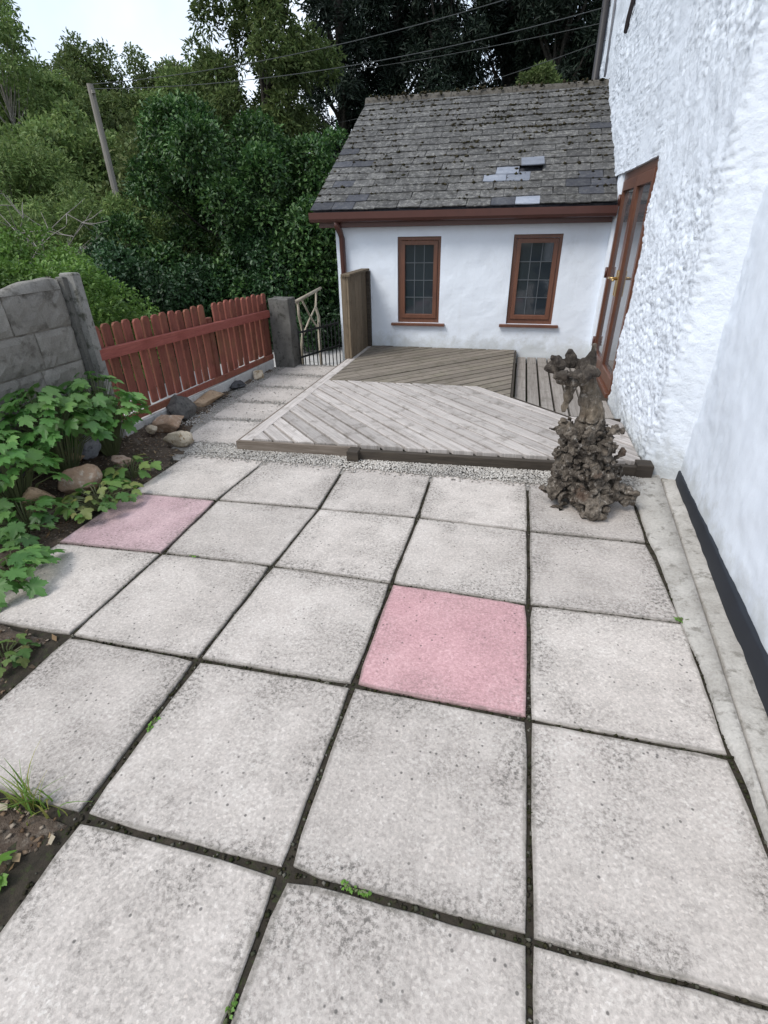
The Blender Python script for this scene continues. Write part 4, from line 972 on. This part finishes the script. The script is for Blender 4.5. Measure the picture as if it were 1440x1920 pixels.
LB = leaf_mat('bright_leaf', [(0.11, 0.24, 0.03), (0.16, 0.32, 0.05), (0.09, 0.2, 0.03)], 0.5, 0.3, 0.4)
big_m = [mesh('leaf', *lobed_leaf(i, 5), True) for i in range(4)]
for m in big_m: m.materials.append(LG)
sm_m = [mesh('leaf', *lobed_leaf(20 + i, 3, 0.06), True) for i in range(3)]
for m in sm_m: m.materials.append(LY)
br_m = [mesh('leaf', *lobed_leaf(30 + i, 5, 0.03), True) for i in range(2)]
for m in br_m: m.materials.append(LB)
def bed_plant(name, label, loc, spread, h, nleaf, size, meshes, seed, group=None, dome=0.6, skew=(0, 0)):
    q = random.Random(seed); t = thing(name, label, 'plant', loc, group); st = []
    for i in range(nleaf):
        a = q.uniform(0, 2 * math.pi); u = math.sqrt(q.uniform(0, 1)); rx = u * spread[0] * math.cos(a) + skew[0] * u; ry = u * spread[1] * math.sin(a) + skew[1] * u
        z = h * (1 - dome * u * u) * (1 - 0.42 * q.uniform(0, 1) ** 1.6); p = Vector((rx, ry, max(z, 0.015)))
        yaw = a + q.gauss(0, 0.8); pit = q.uniform(-0.15, 0.45) + 0.30 * u; s = size * q.uniform(0.55, 1.3)
        o = link('leaf', meshes[q.randrange(len(meshes))], None, t); o.location = p; o.scale = (s, s, s * q.uniform(0.8, 1.5))
        o.rotation_euler = Euler((q.gauss(0, 0.28), pit, yaw), 'XYZ')
        st.append(tube([(rx * 0.15, ry * 0.15, -0.02), (rx * 0.55, ry * 0.55, p.z * 0.75), tuple(p)], [0.004, 0.003, 0.002], 4, False))
    V, F = merge(st); me = mesh('stem', V, F); me.materials.append(M['stem']); link('stem', me, None, t)
    return t
M['stem'] = plain('stem_green', (0.10, 0.12, 0.05), 0.6)
GP = 'leafy plants in the soil bed'
bed_plant('leafy_plant', 'tall plant with large dark green lobed leaves before the concrete post', (-2.84, 2.14, 0.06), (0.28, 0.26), 0.58, 160, 0.104, big_m, 2, dome=0.5)
bed_plant('leafy_plant', 'broad plant with large lobed leaves before the block wall', (-2.86, 1.76, 0.06), (0.26, 0.30), 0.60, 170, 0.104, big_m, 3, dome=0.45)
bed_plant('leafy_plant', 'plant with large leaves leaning over the mossy tan stone', (-2.82, 1.36, 0.05), (0.24, 0.24), 0.50, 105, 0.098, big_m, 4, dome=0.55)
bed_plant('leafy_plant', 'low spreading plant with small pale leaves beside the mauve slab', (-2.42, 1.52, 0.02), (0.17, 0.22), 0.13, 70, 0.072, sm_m, 5, dome=0.55)
bed_plant('leafy_plant', 'low spreading plant with small leaves around the pinkish stone', (-2.50, 1.90, 0.03), (0.13, 0.16), 0.13, 34, 0.075, sm_m, 6, dome=0.55)
bed_plant('leafy_plant', 'low green plant with lobed leaves under the orange tan stone', (-2.60, 1.20, 0.03), (0.18, 0.22), 0.16, 54, 0.088, big_m, 7, dome=0.6)
bed_plant('leafy_plant', 'plant with lobed leaves spilling over the bed edge onto a slab', (-2.30, 0.82, 0.0), (0.15, 0.17), 0.16, 34, 0.10, big_m, 8, dome=0.6)
bed_plant('leafy_plant', 'small yellow green plant at the foot of the slab corner', (-1.93, 0.43, -0.01), (0.09, 0.08), 0.08, 22, 0.055, sm_m, 9, dome=0.5)
bed_plant('leafy_plant', 'small bright green sprout at the lower slab corner', (-1.31, -0.22, -0.01), (0.05, 0.06), 0.05, 7, 0.06, br_m, 10, dome=0.4)
# tiny weeds in joints
wsm = [mesh('leaf', *lobed_leaf(50 + i, 3, 0.02), True) for i in range(2)]
for m in wsm: m.materials.append(LB)
def weed(label, loc, sp, h, n, size, seed): bed_plant('joint_weed', label, loc, sp, h, n, size, wsm, seed, dome=0.4)
weed('tiny green weed in the wide dirty joint', (-1.195, 0.30, -0.012), (0.006, 0.035), 0.012, 14, 0.011, 61)
weed('tiny green weed in the joint below the two largest slabs', (-0.415, 0.003, -0.010), (0.04, 0.007), 0.014, 18, 0.012, 62)
weed('small green weed at the edge of the concrete kerb', (0.612, 1.215, -0.005), (0.03, 0.010), 0.022, 16, 0.016, 63)
weed('tiny green weed between the two lowest slabs', (-0.600, -0.27, -0.012), (0.006, 0.03), 0.012, 14, 0.011, 64)
weed('tiny weed under the long joint beside the mauve slab', (-1.60, 1.20, -0.010), (0.03, 0.006), 0.012, 8, 0.010, 65)
# grass tuft
tf = thing('grass_tuft', 'tuft of green grass blades at the corner of a slab', 'grass', (-1.36, -0.005, -0.01))
q = random.Random(9); gm = leaf_mat('grass_blade', [(0.10, 0.20, 0.03), (0.17, 0.28, 0.05), (0.26, 0.24, 0.07)], 0.5, 0.3, 0.35)
for i in range(46):
    a = q.uniform(0, 6.28); ln = q.uniform(0.07, 0.17); w_ = q.uniform(.0022, .0038); bx_, by_ = q.gauss(0, .032), q.gauss(0, .02); lean = q.uniform(.25, 1.0)
    V = []; F = []
    for k in range(6):
        t = k / 5; r_ = lean * ln * t * t; z = ln * (t - 0.35 * lean * t * t); ww = w_ * (1 - t) + .0003
        c_ = Vector((bx_ + r_ * math.cos(a), by_ + r_ * math.sin(a), z)); s_ = Vector((-math.sin(a), math.cos(a), 0)) * ww
        V += [tuple(c_ - s_), tuple(c_ + s_)]
        if k: F.append((2 * k - 2, 2 * k - 1, 2 * k + 1, 2 * k))
    me = mesh('blade', V, F); me.materials.append(gm); link('blade', me, None, tf)

# ------------------------------------------------------------------ trees and shrubs
def crown_mesh(name, clumps, per, ll, lw, seed, m, up=0.5, shell=0.55, lift=0.35):
    """leaves (two triangles each) spread through spherical clumps: clumps (n,4) = x,y,z,r"""
    rg_ = np.random.default_rng(seed); C_ = np.asarray(clumps, float); wts = C_[:, 3] ** 2; wts /= wts.sum()
    n = int(per); ci = rg_.choice(len(C_), n, p=wts)
    d = rg_.normal(0, 1, (n, 3)); d[:, 2] += lift; d /= np.linalg.norm(d, axis=1)[:, None]
    rad = C_[ci, 3] * (shell + (1 - shell) * rg_.uniform(0, 1, n)) * rg_.uniform(0.75, 1.08, n)
    p = C_[ci, :3] + d * rad[:, None]
    ax = d * 0.8 + rg_.normal(0, 0.6, (n, 3)); ax[:, 2] -= 0.15; ax /= np.linalg.norm(ax, axis=1)[:, None]
    nr_ = d * 0.6 + rg_.normal(0, 0.45, (n, 3)); nr_[:, 2] += up; s = np.cross(ax, nr_); s /= np.linalg.norm(s, axis=1)[:, None] + 1e-9
    nn = np.cross(s, ax); L_ = ll * rg_.uniform(0.6, 1.3, (n, 1)); W_ = lw * rg_.uniform(0.7, 1.25, (n, 1)); fold = 0.25 * W_
    V = np.stack([p, p + ax * L_ * 0.5 + s * W_ * 0.5 + nn * fold, p + ax * L_ - nn * L_ * 0.12, p + ax * L_ * 0.5 - s * W_ * 0.5 + nn * fold], 1).reshape(-1, 3)
    b_ = np.arange(n)[:, None] * 4; F = np.concatenate([b_ + np.array([[0, 1, 2]]), b_ + np.array([[0, 2, 3]])], 1).reshape(-1, 3)
    me = fast_mesh(name, V, F); me.materials.append(m); return me
def ellip_clumps(rx, ry, rz, n, r0, r1, seed, zmin=-0.4, z0=0.0, inner=0.25):
    """clump centres over (and some inside) an uneven ellipsoid standing with its centre at z0"""
    rg_ = np.random.default_rng(seed); out = []
    while len(out) < n:
        d = rg_.normal(0, 1, 3); d /= np.linalg.norm(d)
        if d[2] < zmin: continue
        k = 1.0 + 0.28 * float(vnoise(np.array([d * 2.1 + seed]), seed)[0]); k *= rg_.uniform(0.45, 0.8) if rg_.uniform() < inner else rg_.uniform(0.82, 1.0)
        out.append((d[0] * rx * k, d[1] * ry * k, z0 + d[2] * rz * k, rg_.uniform(r0, r1)))
    return np.array(out)
def limbs(base_r, h, clumps, seed, nb=9, lean=(0, 0)):
    q_ = random.Random(seed); parts = [tube([(0, 0, -0.3), (lean[0] * .3, lean[1] * .3, h * .35), (lean[0] * .7, lean[1] * .7, h * .7), (lean[0], lean[1], h)], [base_r, base_r * .8, base_r * .55, base_r * .2], 8)]
    idx = list(range(len(clumps))); q_.shuffle(idx)
    for i in idx[:nb]:
        c_ = Vector(clumps[i][:3]); t = min(0.85, max(0.15, 0.6 * c_.z / max(h, .1))); s_ = Vector((lean[0] * t, lean[1] * t, h * t)); mid_ = s_.lerp(c_, .5) + Vector((0, 0, -.08 * (c_ - s_).length))
        parts.append(tube([s_, mid_, c_], [base_r * .4, base_r * .25, base_r * .08], 5, False))
    return merge(parts)
def tree(name, label, cat, loc, clumps, nleaf, ll, lw, lm, seed, h, r, group=None, nb=9, up=0.5, shell=0.62, wood='bark', lean=(0, 0), lift=0.35):
    t = thing(name, label, cat, (loc[0], loc[1], float(gh(loc[0], loc[1])) if len(loc) < 3 else loc[2]), group)
    me = crown_mesh('crown', clumps, nleaf, ll, lw, seed, lm, up, shell, lift); link('crown', me, None, t)
    V, F = limbs(r, h, clumps, seed, nb, lean); me = mesh('trunk', V, F, True); me.materials.append(M[wood]); link('trunk', me, None, t)
    return t
def copy_tree(t, loc, rotz, s, label=None, group=None):
    c_ = t.copy(); COL.objects.link(c_); c_.location = loc; c_.rotation_euler = (0, 0, rotz); c_.scale = (s[0], s[0], s[1])
    if label: c_['label'] = label
    for ch in t.children:
        k = ch.copy(); COL.objects.link(k); k.parent = c_
    return c_
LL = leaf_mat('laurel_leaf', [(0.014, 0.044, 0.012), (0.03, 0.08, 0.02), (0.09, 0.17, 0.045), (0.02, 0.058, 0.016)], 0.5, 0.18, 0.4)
LD = leaf_mat('ivy_leaf', [(0.016, 0.045, 0.016), (0.028, 0.07, 0.024), (0.04, 0.09, 0.03)], 0.45, 0.12, 0.45)
LF = leaf_mat('feathery_leaf', [(0.08, 0.135, 0.04), (0.125, 0.19, 0.056), (0.18, 0.235, 0.078), (0.10, 0.16, 0.05)], 0.6, 0.3, 0.3)
LH = leaf_mat('hill_leaf', [(0.07, 0.10, 0.034), (0.095, 0.125, 0.042), (0.115, 0.135, 0.05), (0.065, 0.115, 0.036)], 0.65, 0.25, 0.25)
LO = leaf_mat('olive_leaf', [(0.055, 0.088, 0.028), (0.08, 0.118, 0.036), (0.115, 0.145, 0.05), (0.066, 0.10, 0.032)], 0.65, 0.3, 0.25)
LP = leaf_mat('pine_needle', [(0.007, 0.014, 0.010), (0.012, 0.022, 0.014), (0.018, 0.03, 0.018)], 0.6, 0.08, 0.25)
LS = leaf_mat('shrub_leaf', [(0.06, 0.13, 0.025), (0.10, 0.19, 0.035), (0.15, 0.25, 0.055), (0.08, 0.16, 0.03)], 0.5, 0.3, 0.4)

# big laurel behind the fence and the ivy hedge beside the gate
cl = ellip_clumps(1.9, 1.8, 1.62, 78, 0.24, 0.58, 5, -0.75, 1.42, 0.12)
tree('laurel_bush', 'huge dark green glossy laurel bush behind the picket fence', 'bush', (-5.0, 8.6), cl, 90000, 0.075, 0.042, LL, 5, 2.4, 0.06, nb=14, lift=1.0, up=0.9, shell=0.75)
cl = ellip_clumps(1.55, 1.35, 1.55, 46, 0.25, 0.62, 15, -0.8, 1.25, 0.15)
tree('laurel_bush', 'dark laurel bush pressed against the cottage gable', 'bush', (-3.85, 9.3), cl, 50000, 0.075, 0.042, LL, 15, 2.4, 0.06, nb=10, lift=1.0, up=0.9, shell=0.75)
cl = ellip_clumps(1.35, 0.75, 1.05, 110, 0.17, 0.30, 6, -0.8, 0.55, 0.3)
tree('ivy_hedge', 'low dark ivy covered hedge between fence end and cottage', 'hedge', (-4.15, 7.6), cl, 40000, 0.062, 0.042, LD, 6, 1.2, 0.06, nb=8)
cl = ellip_clumps(1.2, 0.9, 1.1, 90, 0.18, 0.32, 7, -0.8, 0.5, 0.3)
tree('ivy_hedge', 'dark hedge in the shade right behind the red fence', 'hedge', (-5.7, 6.6), cl, 34000, 0.066, 0.042, LD, 7, 1.2, 0.06, nb=8)
# bright shrub behind the block wall
cl = ellip_clumps(1.0, 0.85, 0.80, 90, 0.15, 0.30, 8, -0.6, 0.75, 0.2)
tree('green_shrub', 'bright green shrub showing above the block wall', 'shrub', (-5.35, 4.45), cl, 26000, 0.05, 0.03, LS, 8, 1.1, 0.04, nb=10)
cl = ellip_clumps(0.9, 0.8, 0.75, 80, 0.13, 0.26, 18, -0.6, 0.75, 0.2)
tree('green_shrub', 'bright green shrub left of the one above the concrete post', 'shrub', (-6.5, 4.5), cl, 20000, 0.05, 0.03, LS, 18, 1.1, 0.04, nb=10)
# feathery light green trees at the left
def top_tree(name, label, x, y, ztop, r, rzf, nc, r0, r1, nleaf, ll, lw, lm, seed, nb, wood='bark', shell=0.5, inner=0.3, zmin=-0.8):
    """tree whose crown is rzf of its height and ends at ztop"""
    b_ = float(gh(x, y)); H = ztop - b_; rz = H * rzf / 2; z0 = H - rz - r1 * 0.6
    cl_ = ellip_clumps(r, r, rz, nc, r0, r1, seed, zmin, z0, inner)
    return tree(name, label, 'tree', (x, y), cl_, nleaf, ll, lw, lm, seed, z0 + rz * .5, 0.045 if wood == 'twig' else 0.03 * H + 0.02, nb=nb, wood=wood, shell=shell)
top_tree('feathery_tree', 'light green feathery tree beside the utility pole', -10.4, 9.1, 3.5, 1.35, 1.0, 110, 0.25, 0.5, 36000, 0.10, 0.034, LF, 9, 26, 'twig')
top_tree('feathery_tree', 'low light green feathery tree hiding the foot of the pole', -7.15, 7.7, 2.0, 1.0, 1.0, 80, 0.2, 0.4, 22000, 0.09, 0.03, LF, 11, 16, 'twig')
top_tree('feathery_tree', 'light green feathery tree with bare grey twigs', -8.7, 6.9, 2.4, 1.3, 1.0, 80, 0.22, 0.42, 24000, 0.09, 0.03, LF, 10, 26, 'twig')
tw = thing('bare_branches', 'bare grey twigs reaching out of the feathery trees', 'branches', (-7.9, 6.4, float(gh(-7.9, 6.4))))
q = random.Random(77); parts = []
for i in range(7):
    a0 = q.uniform(-0.5, 0.9); p0 = Vector((-7.9, 6.4, -0.1)); p = p0.copy(); d = Vector((math.cos(a0) * 0.75, -math.sin(a0) * 0.25 + 0.1, 0.9)).normalized(); pts = [p.copy()]
    for k in range(7): d = (d + Vector((q.gauss(.05, .16), q.gauss(0, .16), q.gauss(-.03, .12)))).normalized(); p = p + d * q.uniform(.25, .36); pts.append(p.copy())
    parts.append(tube(pts, [0.020 * (1 - j / 9) for j in range(len(pts))], 5))
    for j in range(2, len(pts)):
        for m_ in range(3):
            e = Vector((q.gauss(0, 1), q.gauss(0, .6), q.gauss(.3, .6))).normalized(); ln = q.uniform(.25, .6)
            parts.append(tube([pts[j], pts[j] + e * ln * .5 + Vector((0, 0, q.gauss(0, .03))), pts[j] + e * ln], [.007, .005, .003], 4))
V, F = merge(parts); V = np.array(V) + np.array([0, -.25, .05]); mk('twigs', V, F, M['twig'], tw)
top_tree('airy_tree', 'tall airy tree with thin foliage against the sky', -14.6, 14.2, 7.3, 1.15, 0.55, 60, 0.2, 0.42, 6500, 0.13, 0.05, LF, 12, 20, 'twig', 0.2, 0.4)
# wooded hill behind
hill = [(-17.8, 18.2, 6.4, 2.2, LF, 'green rounded tree at the far edge of the wooded hill'), (-19.1, 22.2, 7.6, 2.6, LH, 'rounded tree on the hill crest under the sky'), (-17.2, 22.7, 7.8, 2.5, LO, 'brownish green crest tree behind the pole'),
        (-15.6, 23.6, 7.5, 2.4, LH, 'dark rounded crest tree beyond the pole'), (-11.9, 19.4, 5.8, 1.9, LF, 'yellowish rounded tree on the hill shoulder'), (-9.8, 17.0, 4.9, 1.5, LH, 'small rounded tree just above the big laurel'),
        (-12.7, 13.4, 4.0, 1.9, LF, 'fresh green tree right behind the pole'), (-9.2, 13.7, 3.9, 1.7, LH, 'dull green tree between pole and laurel'), (-15.5, 15.5, 4.8, 2.0, LF, 'pale green tree low on the hill'), (-13.6, 18.6, 5.6, 2.1, LO, 'olive green tree halfway up the hill')]
for i, (x, y, zt, r_, lm, lb) in enumerate(hill):
    top_tree('hill_tree', lb, x, y, zt + 0.25, r_ * 1.08, 1.0, 95, 0.35, 0.65, 24000, 0.15, 0.072, lm, 30 + i, 8, inner=0.2)
# olive coloured tree left of the roof
cl = ellip_clumps(1.75, 1.7, 3.0, 120, 0.25, 0.5, 50, -0.85, 4.0, 0.35)
tree('olive_tree', 'tall olive green tree left of the cottage roof', 'tree', (-7.0, 14.6), cl, 38000, 0.14, 0.05, LO, 50, 6.6, 0.14, nb=20)
# dark pines behind the roof
def pine(seed, h):
    rg_ = np.random.default_rng(seed); out = []
    for i in range(95):
        t = rg_.uniform(0.10, 1); rad = (1.9 * (1 - t) ** 0.5 + 0.35) * rg_.uniform(0.15, 1); a = rg_.uniform(0, 6.28)
        out.append((rad * math.cos(a), rad * math.sin(a), h * t, rg_.uniform(0.30, 0.62)))
    return np.array(out)
pn = []
for k in range(2):
    cl = pine(70 + k, 9.5)
    pn.append(tree('pine_tree', 'tall nearly black pine standing behind the cottage roof', 'tree', (-3.9 + 40 * 0, 22.0, 0), cl, 26000, 0.24, 0.055, LP, 70 + k, 9.8, 0.22, 'dark pines behind the cottage roof', nb=40, up=0.1, shell=0.3))
pine_spots = [(-7.4, 22.5, 1.0), (-5.7, 24.5, 1.1), (-3.5, 23.2, 1.0), (-1.4, 25.5, 1.1), (0.3, 23.2, 1.0), (2.2, 25.0, 1.1)]
for i, (x, y, s) in enumerate(pine_spots):
    loc = (x, y, float(gh(x, y)) - 0.3)
    if i < 2: o = pn[i]; o.location = loc; o.scale = (s, s, s)
    else: o = copy_tree(pn[i % 2], loc, 0.9 * i, (s, s))
cl = ellip_clumps(0.42, 0.38, 0.32, 26, 0.08, 0.2, 90, -0.5, 3.62, 0.2)
tree('small_tree', 'small fresh green treetop just above the roof ridge', 'tree', (-0.12, 13.2, 0.2), cl, 3500, 0.08, 0.035, LO, 90, 3.5, 0.05, nb=8)

# ------------------------------------------------------------------ utility pole and wires
pz = float(gh(-7.9, 9.27))
pl = thing('utility_pole', 'weathered grey utility pole standing among the trees', 'pole', (-7.9, 9.27, pz))
mk('shaft', *tube([(-7.9, 9.27, pz - .5), (-7.9, 9.27, 3.70)], [0.068, 0.055], 10), M['pole'], pl)
mk('crossarm', *beam((-8.0, 9.35, 3.58), (-7.8, 9.2, 3.58), 0.05, 0.05), M['pole'], pl)
def wire(label, a, b, sag, r=0.0055):
    a, b = Vector(a), Vector(b); pts = [a.lerp(b, t / 16) - Vector((0, 0, sag * 4 * (t / 16) * (1 - t / 16))) for t in range(17)]
    V, F = tube(pts, r, 5); tag(mk('overhead_wire', V, F, M['wire']), label, 'wire')
wire('overhead wire running from the pole to the top of the house wall', (-7.85, 9.22, 3.62), (0.66, 9.4, 4.02), 0.22)
wire('overhead wire strung just above the one to the house wall', (-7.9, 9.3, 3.70), (0.66, 9.45, 4.45), 0.2)
wire('thin low wire passing before the dark pines to the house', (-9.5, 19.0, 4.3), (0.66, 9.4, 3.66), 0.25, 0.004)
wire('thin wire passing between the pines and the house corner', (-11.0, 22.0, 6.5), (0.66, 9.42, 3.86), 0.2, 0.004)
